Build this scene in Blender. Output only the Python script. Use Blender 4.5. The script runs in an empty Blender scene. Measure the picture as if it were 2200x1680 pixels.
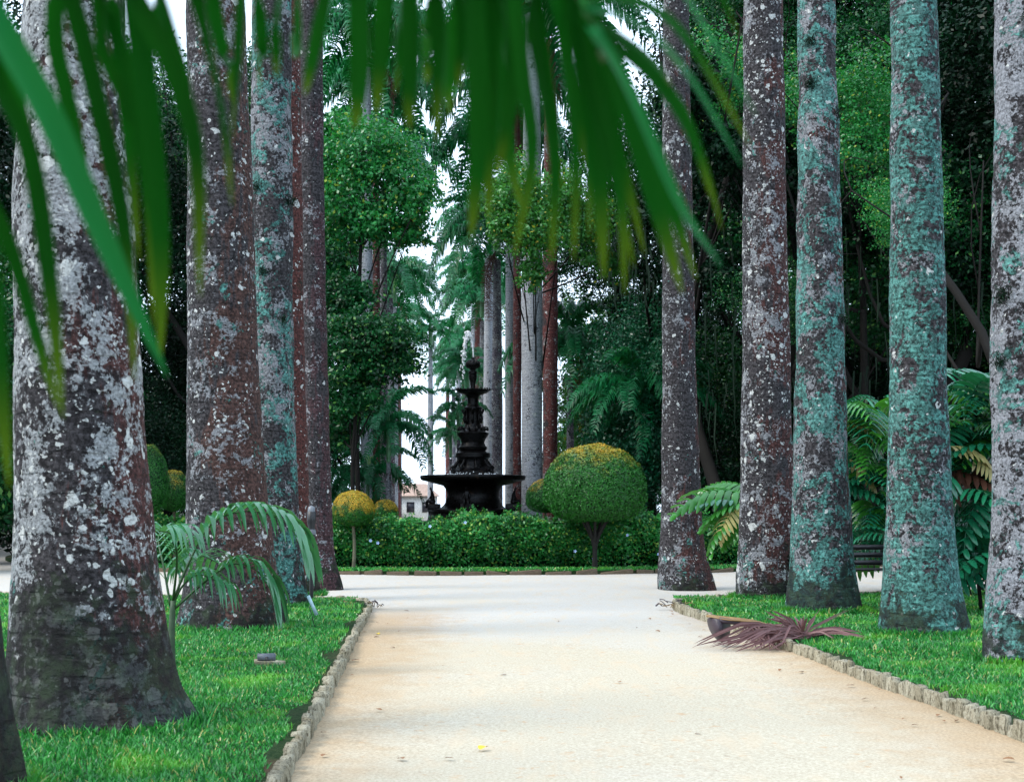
import bpy, math, random
import numpy as np
from mathutils import Vector, noise as mnoise, Matrix
rng = np.random.default_rng(7); random.seed(7)
S = bpy.context.scene
COL = S.collection
R = math.radians
PI = math.pi
# ------------------------------------------------------------------ camera, sky, sun, exposure
H = 1.6; F = 3000.0                       # eye height (m), focal length in units of a 2200-wide picture
cd = bpy.data.cameras.new('camera'); cam = bpy.data.objects.new('camera', cd); COL.objects.link(cam)
cam.location = (0, 0, H); cam.rotation_euler = (R(90), 0, 0)
cd.sensor_width = 36; cd.lens = 36*F/2200; cd.shift_y = 255/2200
cd.clip_start = 0.05; cd.clip_end = 2000
cd.dof.use_dof = True; cd.dof.focus_distance = 20; cd.dof.aperture_fstop = 5.0
S.camera = cam
SUN_EL, SUN_AZ = 50, -108                 # azimuth from +Y, clockwise
w = bpy.data.worlds.new('World'); S.world = w; w.use_nodes = True
nt = w.node_tree; bg = nt.nodes['Background']
sk = nt.nodes.new('ShaderNodeTexSky'); sk.sky_type = 'NISHITA'; sk.sun_disc = False
sk.sun_elevation = R(SUN_EL); sk.sun_rotation = R(SUN_AZ); sk.air_density = 1.2; sk.dust_density = 5.0; sk.ozone_density = 1.0
mxs = nt.nodes.new('ShaderNodeMix'); mxs.data_type = 'RGBA'                 # thin bright overcast over the blue
tcw = nt.nodes.new('ShaderNodeTexCoord'); cn = nt.nodes.new('ShaderNodeTexNoise'); cn.inputs['Scale'].default_value = 3.5; cn.inputs['Detail'].default_value = 6
nt.links.new(tcw.outputs['Generated'], cn.inputs['Vector']); mr = nt.nodes.new('ShaderNodeMapRange'); nt.links.new(cn.outputs['Fac'], mr.inputs[0])
for i_, x_ in enumerate((.35, .6, .6, .95)): mr.inputs[i_+1].default_value = x_
nt.links.new(mr.outputs[0], mxs.inputs[0]); nt.links.new(sk.outputs[0], mxs.inputs[6]); mxs.inputs[7].default_value = (7.2, 9.0, 11.0, 1)
nt.links.new(mxs.outputs[2], bg.inputs[0]); bg.inputs[1].default_value = 0.12
sd = bpy.data.lights.new('sun', 'SUN'); sd.energy = 1.5; sd.angle = R(22); sd.color = (1, .95, .87)
sun = bpy.data.objects.new('sun', sd); COL.objects.link(sun)
dv = Vector((math.sin(R(SUN_AZ))*math.cos(R(SUN_EL)), math.cos(R(SUN_AZ))*math.cos(R(SUN_EL)), math.sin(R(SUN_EL))))
sun.rotation_euler = dv.to_track_quat('Z', 'Y').to_euler()
S.view_settings.view_transform = 'Standard'; S.view_settings.look = 'None'
S.view_settings.gamma = 1; S.view_settings.use_curve_mapping = False
S.view_settings.exposure = 1.15

# ------------------------------------------------------------------ helpers
def P(x, y, D):                            # a point of the 2200x1680 picture at depth D
    return np.array([(x-1100)*D/F, D, H-(y-1095)*D/F])
def mesh(name, V, Q=None, T=None, smooth=False):
    V = np.asarray(V, np.float32).reshape(-1, 3)
    me = bpy.data.meshes.new(name); me.vertices.add(len(V)); me.vertices.foreach_set('co', V.ravel())
    Q = np.zeros((0, 4), np.int32) if Q is None else np.asarray(Q, np.int32).reshape(-1, 4)
    T = np.zeros((0, 3), np.int32) if T is None else np.asarray(T, np.int32).reshape(-1, 3)
    me.loops.add(Q.size+T.size); me.loops.foreach_set('vertex_index', np.concatenate([Q.ravel(), T.ravel()]))
    me.polygons.add(len(Q)+len(T))
    st = np.concatenate([np.arange(len(Q))*4, len(Q)*4+np.arange(len(T))*3]).astype(np.int32)
    me.polygons.foreach_set('loop_start', st)
    me.update(calc_edges=True)
    if smooth: me.polygons.foreach_set('use_smooth', np.ones(len(me.polygons), bool))
    me.validate(); return me
class MB:
    def __init__(s): s.V = []; s.Q = []; s.T = []; s.n = 0
    def add(s, V, Q=None, T=None):
        V = np.asarray(V, float).reshape(-1, 3)
        if Q is not None and len(Q): s.Q.append(np.asarray(Q)+s.n)
        if T is not None and len(T): s.T.append(np.asarray(T)+s.n)
        s.V.append(V); s.n += len(V)
    def get(s, name='m', smooth=False):
        return mesh(name, np.concatenate(s.V), np.concatenate(s.Q) if s.Q else None, np.concatenate(s.T) if s.T else None, smooth)
def ob(name, me, mat=None, parent=None, **k):
    o = bpy.data.objects.new(name, me); COL.objects.link(o)
    if mat is not None and me is not None and len(me.materials) == 0: me.materials.append(mat)
    if parent is not None: o.parent = parent
    for a, v in k.items(): o[a] = v
    return o
def thing(name, label, cat, loc=(0, 0, 0), group=None):
    o = bpy.data.objects.new(name, None); COL.objects.link(o); o.location = loc
    o.empty_display_size = .1
    o['label'] = label; o['category'] = cat
    if group: o['group'] = group
    return o
def tag(o, label, cat, group=None):
    o['label'] = label; o['category'] = cat
    if group: o['group'] = group
    return o
def frames(pts):
    pts = np.asarray(pts, float); t = np.gradient(pts, axis=0); t /= np.linalg.norm(t, axis=1)[:, None]+1e-9
    return pts, t
def tube(pts, rad, n=8, cap=True):
    pts, t = frames(pts); m = len(pts); rad = np.broadcast_to(np.asarray(rad, float), (m,))
    ref = np.array([0, 0, 1.]) if abs(t[0][2]) < .9 else np.array([1., 0, 0])
    V = []
    for i in range(m):
        u = np.cross(t[i], ref); u /= np.linalg.norm(u)+1e-9; v = np.cross(u, t[i]); ref = v if False else ref
        a = np.arange(n)*2*PI/n
        V.append(pts[i]+rad[i]*(np.cos(a)[:, None]*u+np.sin(a)[:, None]*v))
    V = np.concatenate(V); Q = []
    for i in range(m-1):
        for j in range(n): Q.append((i*n+j, i*n+(j+1) % n, (i+1)*n+(j+1) % n, (i+1)*n+j))
    T = []
    if cap:
        V = np.concatenate([V, pts[:1], pts[-1:]]); c0 = m*n; c1 = c0+1
        for j in range(n): T.append((c0, (j+1) % n, j)); T.append((c1, (m-1)*n+j, (m-1)*n+(j+1) % n))
    return V, np.array(Q), np.array(T) if T else None
def bez(ps, n=12):
    ps = [np.asarray(p, float) for p in ps]; out = []
    k = len(ps)-1
    for i in range(n):
        t = i/(n-1); q = ps[:]
        while len(q) > 1: q = [q[j]*(1-t)+q[j+1]*t for j in range(len(q)-1)]
        out.append(q[0])
    return np.array(out)
def catmull(ps, n=16):
    ps = np.asarray(ps, float); P_ = np.vstack([2*ps[0]-ps[1], ps, 2*ps[-1]-ps[-2]]); m = len(ps)-1; out = []
    for i in range(n):
        s = i/(n-1)*m; k = min(int(s), m-1); t = s-k; a, b, c, d = P_[k:k+4]
        out.append(.5*((2*b)+(-a+c)*t+(2*a-5*b+4*c-d)*t*t+(-a+3*b-3*c+d)*t**3))
    return np.array(out)
def box(cx, cy, cz, sx, sy, sz, rz=0, jit=0):
    v = np.array([(a, b, c) for a in (-.5, .5) for b in (-.5, .5) for c in (-.5, .5)])*[sx, sy, sz]
    if jit: v += rng.normal(0, jit, v.shape)
    c, s = math.cos(rz), math.sin(rz); v = v@np.array([[c, s, 0], [-s, c, 0], [0, 0, 1]])+[cx, cy, cz]
    return v, np.array([(0, 1, 3, 2), (4, 6, 7, 5), (0, 4, 5, 1), (2, 3, 7, 6), (0, 2, 6, 4), (1, 5, 7, 3)])
def lathe(prof, n=40, c=(0, 0, 0)):
    prof = np.array(prof, float); a = np.arange(n)*2*PI/n
    V = np.concatenate([np.stack([r*np.cos(a), r*np.sin(a), np.full(n, z)], 1) for r, z in prof])+np.array(c)
    Q = [(i*n+j, i*n+(j+1) % n, (i+1)*n+(j+1) % n, (i+1)*n+j) for i in range(len(prof)-1) for j in range(n)]
    return V, np.array(Q)
def bevel(o, w_, seg=2):
    m = o.modifiers.new('bevel', 'BEVEL'); m.width = w_; m.segments = seg; m.limit_method = 'ANGLE'

# ------------------------------------------------------------------ materials
class NT:
    def __init__(s, name):
        s.m = bpy.data.materials.new(name); s.m.use_nodes = True; s.t = s.m.node_tree; s.t.nodes.clear()
        s.out = s.n('ShaderNodeOutputMaterial')
    def n(s, ty, **k):
        nd = s.t.nodes.new(ty)
        for a, v in k.items():
            if a.startswith('i_'): nd.inputs[a[2:].replace('_', ' ')].default_value = v
            else: setattr(nd, a, v)
        return nd
    def l(s, a, b): s.t.links.new(a, b)
    def noise(s, vec, scale, detail=4, rough=.55, dist=0):
        nd = s.n('ShaderNodeTexNoise'); nd.inputs['Scale'].default_value = scale; nd.inputs['Detail'].default_value = detail
        nd.inputs['Roughness'].default_value = rough; nd.inputs['Distortion'].default_value = dist
        if vec is not None: s.l(vec, nd.inputs['Vector'])
        return nd.outputs['Fac']
    def step(s, v, a, b, lo=0., hi=1.):
        nd = s.n('ShaderNodeMapRange'); nd.interpolation_type = 'SMOOTHSTEP'; s.l(v, nd.inputs[0])
        for i, x in enumerate((a, b, lo, hi)): nd.inputs[i+1].default_value = x
        return nd.outputs[0]
    def math(s, op, a, b=None, clamp=False):
        nd = s.n('ShaderNodeMath', operation=op, use_clamp=clamp)
        for i, x in enumerate((a, b)):
            if x is None: continue
            if isinstance(x, (int, float)): nd.inputs[i].default_value = x
            else: s.l(x, nd.inputs[i])
        return nd.outputs[0]
    def mix(s, f, a, b):
        nd = s.n('ShaderNodeMix', data_type='RGBA')
        for x, i in ((f, 0), (a, 6), (b, 7)):
            if isinstance(x, (int, float)): nd.inputs[i].default_value = x
            elif isinstance(x, tuple): nd.inputs[i].default_value = (*x[:3], 1)
            else: s.l(x, nd.inputs[i])
        return nd.outputs[2]
    def bump(s, h, dist, strength=1):
        nd = s.n('ShaderNodeBump'); nd.inputs['Distance'].default_value = dist; nd.inputs['Strength'].default_value = strength
        s.l(h, nd.inputs['Height']); return nd.outputs[0]
    def bsdf(s, col, rough=.6, spec=.5, nrm=None, metal=0, **k):
        b = s.n('ShaderNodeBsdfPrincipled'); b.inputs['Specular IOR Level'].default_value = spec
        b.inputs['Metallic'].default_value = metal
        if isinstance(col, tuple): b.inputs['Base Color'].default_value = (*col[:3], 1)
        else: s.l(col, b.inputs['Base Color'])
        if isinstance(rough, (int, float)): b.inputs['Roughness'].default_value = rough
        else: s.l(rough, b.inputs['Roughness'])
        if nrm is not None: s.l(nrm, b.inputs['Normal'])
        for a, v in k.items(): b.inputs[a.replace('_', ' ')].default_value = v
        return b.outputs[0]
    def fin(s, sh): s.l(sh, s.out.inputs[0]); return s.m
def objvec(n, sc=(1, 1, 1), rand=True):
    tc = n.n('ShaderNodeTexCoord'); mp = n.n('ShaderNodeMapping'); mp.inputs['Scale'].default_value = sc
    n.l(tc.outputs['Object'], mp.inputs[0])
    return mp.outputs[0]

def leaf_mat(name, c1, c2, rough=.4, trans=.3, spec=.5, tip=None, tipamt=.08, big=1.2, end=None):
    n = NT(name); v = objvec(n)
    g = n.n('ShaderNodeNewGeometry'); isl = g.outputs['Random Per Island']
    f = n.noise(v, big, 2)
    col = n.mix(n.math('ADD', n.math('MULTIPLY', isl, .6), n.math('MULTIPLY', n.step(f, .35, .65), .4)), c1, c2)
    if tip: col = n.mix(n.step(isl, 1-tipamt-.01, 1-tipamt), col, tip)
    if end:
        at = n.n('ShaderNodeAttribute', attribute_name='along'); col = n.mix(n.math('MULTIPLY', n.step(at.outputs['Fac'], .72, 1.), n.math('ADD', isl, .2), True), col, end)
    a = n.bsdf(col, rough, spec)
    if trans:
        tr = n.n('ShaderNodeBsdfTranslucent'); n.l(n.mix(.5, col, n.mix(1., col, (min(1, c2[0]*2.2), min(1, c2[1]*1.5), c2[2]*.5))), tr.inputs[0])
        mx = n.n('ShaderNodeMixShader'); mx.inputs[0].default_value = trans; n.l(a, mx.inputs[1]); n.l(tr.outputs[0], mx.inputs[2]); a = mx.outputs[0]
    return n.fin(a)
def plain(name, col, rough=.6, spec=.4, metal=0, var=.25, sc=8, bumpd=.004):
    n = NT(name); v = objvec(n); f = n.noise(v, sc, 5)
    c = n.mix(n.step(f, .3, .7), tuple(x*(1-var) for x in col), tuple(min(1, x*(1+var)) for x in col))
    return n.fin(n.bsdf(c, rough, spec, n.bump(f, bumpd), metal))

def bark(name, dark=(.006, .005, .006), mid=(.058, .052, .056), red=(.10, .035, .03), pale=(.30, .31, .33), white=(.55, .56, .54), teal=(.065, .205, .18),
         redamt=.5, paleamt=.5, spots=.5, tealamt=.3, rings=.3, moss=.5, basetop=.9, seed=0.):
    n = NT(name)
    tc = n.n('ShaderNodeTexCoord'); mp = n.n('ShaderNodeMapping'); mp.inputs['Location'].default_value = (seed, seed*1.7, seed*.6)
    n.l(tc.outputs['Object'], mp.inputs[0]); v = mp.outputs[0]
    sep = n.n('ShaderNodeSeparateXYZ'); n.l(tc.outputs['Object'], sep.inputs[0]); z = sep.outputs[2]
    big = n.noise(v, 1.3, 3); med = n.noise(v, 5, 6, .65, .4); fine = n.noise(v, 24, 6, .7)
    mp2 = n.n('ShaderNodeMapping'); mp2.inputs['Scale'].default_value = (5, 5, .8); n.l(v, mp2.inputs[0]); strk = n.noise(mp2.outputs[0], 3, 6, .65)
    col = n.mix(n.step(fine, .38, .62), dark, mid)
    # red-brown algae in streaks; shade painted in as redder toward the right side
    rr = n.math('ADD', big, n.math('MULTIPLY', sep.outputs[0], .35))
    rr = n.math('ADD', rr, n.math('MULTIPLY', n.math('SUBTRACT', strk, .5), .7))
    rm = n.step(rr, .62-.25*redamt, .72-.25*redamt, 0, .9)
    col = n.mix(rm, col, n.mix(n.step(fine, .35, .65), tuple(x*.18 for x in red), red))
    # pale crust lichens
    pm = n.math('ADD', n.math('MULTIPLY', med, .55), n.math('MULTIPLY', fine, .45))
    pm = n.math('ADD', pm, n.math('MULTIPLY', n.math('SUBTRACT', big, .5), .35))
    pm = n.math('SUBTRACT', pm, n.math('MULTIPLY', sep.outputs[0], .06))  # more pale crust toward the left, the lit side put into the colour
    pmask = n.step(pm, .60-.16*paleamt, .64-.16*paleamt)
    col = n.mix(n.math('MULTIPLY', pmask, .85), col, n.mix(n.step(n.noise(v, 40, 3), .3, .7), tuple(x*.4 for x in pale), pale))
    # teal lichen sheets
    tn = n.math('ADD', n.math('MULTIPLY', n.noise(v, 2.6, 5, .7, .5), .7), n.math('MULTIPLY', n.noise(v, 17, 4, .6), .3))
    tn = n.math('ADD', tn, n.step(z, 1.6, .2, 0, .05))
    tm = n.step(tn, .62-.17*tealamt, .655-.17*tealamt)
    col = n.mix(n.math('MULTIPLY', tm, .88), col, n.mix(n.step(fine, .36, .6), tuple(x*.15 for x in teal), n.mix(n.step(n.noise(v, 9, 5, .7), .4, .62), tuple(x*.75 for x in teal), tuple(x*1.7 for x in teal))))
    # round white rosettes
    hs = []
    dvn = n.n('ShaderNodeTexNoise'); dvn.inputs['Scale'].default_value = 14; n.l(v, dvn.inputs['Vector'])
    va = n.n('ShaderNodeVectorMath', operation='SCALE'); va.inputs['Scale'].default_value = .13; dvn.inputs['Detail'].default_value = 4; n.l(dvn.outputs['Color'], va.inputs[0])
    vb = n.n('ShaderNodeVectorMath', operation='ADD'); n.l(v, vb.inputs[0]); n.l(va.outputs[0], vb.inputs[1])
    for sc, amt in ((5.5, .30), (11, .34), (24, .36)):
        vo = n.n('ShaderNodeTexVoronoi'); vo.inputs['Scale'].default_value = sc; n.l(vb.outputs[0], vo.inputs['Vector'])
        sx = n.n('ShaderNodeSeparateColor'); n.l(vo.outputs['Color'], sx.inputs[0])
        thr = n.math('MULTIPLY', n.math('MULTIPLY', n.step(sx.outputs[0], 1-.75*spots, 1., 0, 1), n.step(n.noise(v, 1.9+sc*.1, 3), .36, .62, .15, 1.15)), amt*1.3)
        dd = n.math('SUBTRACT', thr, vo.outputs['Distance'])
        mk = n.step(dd, 0, .06)
        col = n.mix(n.math('MULTIPLY', mk, .9), col, n.mix(n.step(fine, .3, .6), tuple(x*.6 for x in white), white)); hs.append(mk)
    # horizontal leaf scar rings
    wv = n.math('SINE', n.math('MULTIPLY', n.math('ADD', z, n.math('MULTIPLY', big, .12)), 46))
    rg = n.math('MULTIPLY', n.step(wv, .6, 1.), n.step(n.noise(v, 9, 3), .4, .6))
    col = n.mix(n.math('MULTIPLY', rg, rings), col, dark)
    # black algae blotches and mossy dark foot
    dk = n.math('ADD', n.noise(v, 2.2, 7, .72), n.step(z, basetop*1.25, .0, 0, .26*moss+.08))
    dm = n.step(dk, .66-.05*moss, .72-.05*moss)
    col = n.mix(n.math('MULTIPLY', dm, .88), col, n.mix(n.step(n.noise(v, 8, 4), .4, .65), (.006, .006, .006), (.02, .032, .016)))
    # pits
    pit = n.step(n.noise(v, 55, 3, .6), .60, .68)
    col = n.mix(n.math('MULTIPLY', pit, .55), col, (.02, .016, .018))
    h = n.math('ADD', n.math('MULTIPLY', fine, .6), n.math('MULTIPLY', med, .5))
    h = n.math('ADD', h, n.math('MULTIPLY', hs[0], .15)); h = n.math('ADD', h, n.math('MULTIPLY', tm, .25))
    h = n.math('SUBTRACT', h, n.math('MULTIPLY', rg, .25)); h = n.math('SUBTRACT', h, n.math('MULTIPLY', pit, .3))
    return n.fin(n.bsdf(col, .85, .25, n.bump(h, .03, 1.)))

def sand_mat():
    n = NT('sand'); v = objvec(n)
    a = n.noise(v, .35, 4); b = n.noise(v, 3, 6, .65); c = n.noise(v, 45, 5, .7)
    sep = n.n('ShaderNodeSeparateXYZ'); n.l(v, sep.inputs[0])
    warm = n.mix(n.step(c, .3, .7), (.32, .275, .20), (.49, .435, .345))
    grey = n.mix(n.step(c, .3, .7), (.34, .32, .29), (.475, .45, .415))
    far = n.math('ADD', n.step(sep.outputs[1], 14, 22), n.math('MULTIPLY', n.math('SUBTRACT', a, .5), 1.6), True)
    col = n.mix(far, warm, grey)
    mp = n.n('ShaderNodeMapping'); mp.inputs['Scale'].default_value = (1, 1.2, 1); n.l(v, mp.inputs[0])
    st = n.math('MULTIPLY', n.step(n.noise(mp.outputs[0], 6.5, 6, .7), .56, .70), n.step(n.noise(v, .9, 3), .36, .52))
    col = n.mix(n.math('MULTIPLY', st, .8), col, (.40, .24, .12))
    mp3 = n.n('ShaderNodeMapping'); mp3.inputs['Scale'].default_value = (2.2, .5, 1); n.l(v, mp3.inputs[0])
    col = n.mix(n.step(n.noise(mp3.outputs[0], 2.0, 4), .5, .66, 0, .35), col, (.46, .36, .25))
    ex = n.math('ABSOLUTE', n.math('SUBTRACT', n.math('ADD', sep.outputs[0], n.math('MULTIPLY', n.math('SUBTRACT', b, .5), 1.6)), .85))
    col = n.mix(n.math('MULTIPLY', n.math('MULTIPLY', n.step(ex, 1.2, 2.6), n.step(sep.outputs[1], 24, 20)), .8), col, n.mix(n.step(c, .3, .7), (.24, .16, .09), (.44, .31, .18)))
    sp = n.step(n.noise(v, 22, 2), .69, .73); col = n.mix(n.math('MULTIPLY', sp, .6), col, (.2, .13, .08))
    h = n.math('ADD', n.math('MULTIPLY', b, .5), n.math('MULTIPLY', c, .3))
    return n.fin(n.bsdf(col, .95, .15, n.bump(h, .011, .7)))
def soil_mat(name, c1, c2, c3):
    n = NT(name); v = objvec(n); a = n.noise(v, 1.2, 5); b = n.noise(v, 30, 5, .7)
    col = n.mix(n.step(b, .35, .65), c1, c2); col = n.mix(n.step(a, .56, .7), col, c3)
    return n.fin(n.bsdf(col, .95, .1, n.bump(b, .02)))
M = {}
M['sand'] = sand_mat()
M['lawn'] = soil_mat('lawn_soil', (.006, .022, .006), (.03, .05, .018), (.075, .052, .032))
M['earth'] = soil_mat('wood_earth', (.012, .014, .01), (.03, .03, .018), (.05, .035, .02))
def grass_mat():
    n = NT('grass_blades'); v = objvec(n); g = n.n('ShaderNodeNewGeometry'); isl = g.outputs['Random Per Island']
    a = n.noise(v, 1.6, 4)
    col = n.mix(isl, (.004, .09, .014), (.055, .39, .055)); col = n.mix(n.step(a, .5, .68), col, (.12, .42, .035))
    col = n.mix(n.step(isl, .95, .96), col, (.42, .42, .12))
    sh = n.bsdf(col, .38, .6); tr = n.n('ShaderNodeBsdfTranslucent'); n.l(col, tr.inputs[0])
    mx = n.n('ShaderNodeMixShader'); mx.inputs[0].default_value = .3; n.l(sh, mx.inputs[1]); n.l(tr.outputs[0], mx.inputs[2])
    return n.fin(mx.outputs[0])
M['grass'] = grass_mat()
M['stone'] = None
def stone_mat():
    n = NT('kerb_stone'); v = objvec(n); oi = n.n('ShaderNodeObjectInfo')
    ad = n.n('ShaderNodeVectorMath', operation='ADD'); n.l(v, ad.inputs[0]); cb = n.n('ShaderNodeCombineXYZ'); n.l(n.math('MULTIPLY', oi.outputs['Random'], 40), cb.inputs[0]); n.l(cb.outputs[0], ad.inputs[1])
    f = n.noise(ad.outputs[0], 14, 6, .7); g = n.noise(ad.outputs[0], 5, 4)
    col = n.mix(n.step(f, .3, .7), (.25, .215, .14), (.58, .54, .42)); col = n.mix(n.math('MULTIPLY', oi.outputs['Random'], .75), col, n.mix(n.step(f, .3, .7), (.12, .10, .06), (.30, .26, .17)))
    col = n.mix(n.step(g, .52, .62, 0, .8), col, (.09, .075, .045))
    return n.fin(n.bsdf(col, .9, .2, n.bump(f, .015)))
M['stone'] = stone_mat()
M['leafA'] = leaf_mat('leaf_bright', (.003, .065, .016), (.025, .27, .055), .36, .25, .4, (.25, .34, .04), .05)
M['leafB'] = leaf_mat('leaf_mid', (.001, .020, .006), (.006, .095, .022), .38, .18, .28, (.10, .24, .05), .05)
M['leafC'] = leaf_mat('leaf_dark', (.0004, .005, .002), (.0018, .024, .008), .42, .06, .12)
M['leafY'] = leaf_mat('leaf_yellowgreen', (.012, .11, .022), (.07, .30, .05), .4, .3, .5, (.5, .42, .05), .03)
M['leafT'] = leaf_mat('leaf_teal', (.001, .035, .018), (.010, .13, .055), .38, .2, .4)
M['hedge'] = leaf_mat('hedge_leaf', (.002, .040, .008), (.032, .27, .045), .38, .2, .32, (.20, .34, .05), .09)
M['palm'] = leaf_mat('palm_leaflet', (.002, .055, .020), (.012, .20, .065), .4, .25, .3)
M['palmY'] = leaf_mat('palm_leaflet_yellow', (.05, .17, .03), (.13, .27, .04), .4, .3, .5)
M['palm_dead'] = leaf_mat('palm_leaflet_dead', (.05, .02, .02), (.14, .06, .04), .7, .1, .2)
M['rachis'] = plain('palm_rachis', (.02, .06, .015), .5)
M['shaft'] = plain('palm_crownshaft', (.09, .24, .10), .4, .5)
M['wood'] = plain('tree_bark', (.008, .007, .006), .9, .2, bumpd=.03)
M['moss'] = leaf_mat('hanging_moss', (.006, .014, .009), (.016, .028, .018), .9, .1, .1)
def bronze_mat():
    n = NT('dark_bronze'); v = objvec(n); f = n.noise(v, 9, 6, .65)
    col = n.mix(n.step(f, .45, .7), (.0025, .002, .0022), (.009, .006, .006)); col = n.mix(n.step(n.noise(v, 4, 5), .62, .7, 0, .7), col, (.025, .014, .008))
    return n.fin(n.bsdf(col, n.step(f, .3, .7, .22, .5), .22, n.bump(f, .012), .2))
M['bronze'] = bronze_mat()
n_ = NT('water_surface'); M['water'] = n_.fin(n_.bsdf((.25, .3, .32), .08, .6, n_.bump(n_.noise(objvec(n_), 18, 3), .02)))
n_ = NT('white_water'); M['jet'] = n_.fin(n_.bsdf((.95, .96, .97), .4, .6))

# ------------------------------------------------------------------ ground, paths, lawns
CX, CY = -1.4, 50.0                                      # fountain
def kx_left(D): return np.interp(D, [2, 8.2, 12.15, 17.45, 22.3, 24], [-1.05, -1.37, -1.62, -1.98, -2.28, -2.5])
def kx_right(D): return np.interp(D, [2, 9.7, 11.6, 13.15, 15.7, 19, 22.3, 24], [3.95, 3.56, 3.47, 3.33, 3.18, 2.9, 2.62, 2.6])
g = ob('ground', mesh('ground', [(-700, -60, -.06), (700, -60, -.06), (700, 1100, -.06), (-700, 1100, -.06)], [(0, 1, 2, 3)]), M['earth'], kind='structure')
def grid(x0, x1, y0, y1, nx, ny, zf):
    X, Y = np.meshgrid(np.linspace(x0, x1, nx), np.linspace(y0, y1, ny)); Z = zf(X, Y)
    V = np.stack([X.ravel(), Y.ravel(), Z.ravel()], 1); i = np.arange(nx*ny).reshape(ny, nx)
    Q = np.stack([i[:-1, :-1].ravel(), i[:-1, 1:].ravel(), i[1:, 1:].ravel(), i[1:, :-1].ravel()], 1); return V, Q
V, Q = grid(-32, 32, -4, 78, 130, 160, lambda X, Y: .006*np.sin(X*1.7+Y*.6)+.006*np.sin(X*.7-Y*1.3))
ob('sandy_path', mesh('sandy_path', V, Q, smooth=True), M['sand'], kind='structure')
def far_axis(D): return -1.4-.075*(D-50)
V = []
for D in (77, 120, 180, 260): V += [(far_axis(D)-3.6, D, .03), (far_axis(D)+3.6, D, .03)]
ob('far_avenue_path', mesh('fa', V, [(0, 1, 3, 2), (2, 3, 5, 4), (4, 5, 7, 6)]), M['sand'], kind='structure')
def slab(name, outline, z, mat, depth=.3):
    import bmesh
    bm = bmesh.new(); vs = [bm.verts.new((x, y, z)) for x, y in outline]; f = bm.faces.new(vs)
    r = bmesh.ops.extrude_face_region(bm, geom=[f]); 
    for v_ in [e for e in r['geom'] if isinstance(e, bmesh.types.BMVert)]: v_.co.z -= depth
    bmesh.ops.recalc_face_normals(bm, faces=bm.faces); bmesh.ops.triangulate(bm, faces=[f_ for f_ in bm.faces if len(f_.verts) > 4])
    me = bpy.data.meshes.new(name); bm.to_mesh(me); bm.free(); return ob(name, me, mat, kind='structure')
LZ = .085
def arc(r, a0, a1, n): return [(CX+r*math.sin(a), CY-r*math.cos(a)) for a in np.linspace(a0, a1, n)]
RO = 26.0
def corner(side):                                        # rounded lawn corner then the ring arc
    if side < 0:
        return [(-2.28, 22.3), (-2.42, 23.2), (-2.9, 23.85)]+[p for p in arc(RO, -.085, -1.25, 26)]
    return [(2.62, 22.3), (2.68, 23.0), (3.1, 23.75)]+[p for p in arc(RO, .205, 1.25, 24)]
lo = [(kx_left(D), D) for D in np.linspace(2, 21.6, 20)]+corner(-1)+[(-34, 42), (-34, 2)]
ro = [(kx_right(D), D) for D in np.linspace(2, 21.6, 20)]+corner(1)+[(34, 42), (34, 2)]
slab('lawn', lo, LZ, M['lawn']); slab('lawn', ro, LZ, M['lawn'])
slab('island_lawn', arc(15.75, 0, 2*PI*(1-1/90), 90), .09, M['lawn'])
for s in (-1, 1):
    o_ = [(CX+s*r_*math.sin(a), CY-r_*math.cos(a)) for r_, a in [(RO, a) for a in np.linspace(1.25, 2.95, 30)]]
    o_ += [(CX+s*r_*math.sin(a), CY-r_*math.cos(a)) for r_, a in [(150, 3.05), (150, 2.6), (150, 2), (150, 1.3)]]
    slab('wood_floor', o_, .06, M['earth'])
# kerbs: every stone a part
stone_meshes = []
for k in range(8):
    v, q = box(0, 0, 0, 1, 1, 1, 0, .06); me = mesh('kerb_stone', v, q)
    import bmesh; bm = bmesh.new(); bm.from_mesh(me); bmesh.ops.bevel(bm, geom=bm.edges[:], offset=.05, segments=1, affect='EDGES', profile=.5); bm.to_mesh(me); bm.free(); me.materials.append(M['stone']); stone_meshes.append(me)
def kerb(name, pts, step, wd, hh, zt):
    root = ob(name, None, None, kind='structure')
    pts = np.array(pts); seg = np.linalg.norm(np.diff(pts, axis=0), axis=1); cum = np.r_[0, np.cumsum(seg)]; s = 0
    while s < cum[-1]:
        L = step*random.uniform(.65, 1.35); m_ = min(s+L/2, cum[-1])
        x = np.interp(m_, cum, pts[:, 0]); y = np.interp(m_, cum, pts[:, 1])
        x2 = np.interp(m_+.1, cum, pts[:, 0]); y2 = np.interp(m_+.1, cum, pts[:, 1]); x1 = np.interp(m_-.1, cum, pts[:, 0]); y1 = np.interp(m_-.1, cum, pts[:, 1])
        o = ob('kerb_stone', random.choice(stone_meshes), None, root)
        o.scale = (L*.82, wd*random.uniform(.75, 1.25), hh)
        o.location = (x+random.uniform(-.012, .012), y, zt-hh/2+random.uniform(-.022, .022))
        o.rotation_euler = (random.uniform(-.14, .14), random.uniform(-.12, .12), math.atan2(y2-y1, x2-x1)+random.uniform(-.09, .09))
        s += L
    return root
kerb('path_kerb', [(kx_left(D)+.02, D) for D in np.linspace(6.5, 21.6, 24)]+corner(-1)[:9], .15, .075, .24, .115)
kerb('path_kerb', [(kx_right(D)-.02, D) for D in np.linspace(8.5, 21.6, 24)]+corner(1)[:9], .14, .075, .24, .115)
ik = kerb('island_kerb', arc(15.85, -.75, .95, 60), .75, .10, .22, .10)
dk_ = plain('old_kerb', (.10, .075, .05), .9, .2)
dms = [m_.copy() for m_ in stone_meshes]
for m_ in dms: m_.materials.clear(); m_.materials.append(dk_)
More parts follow.
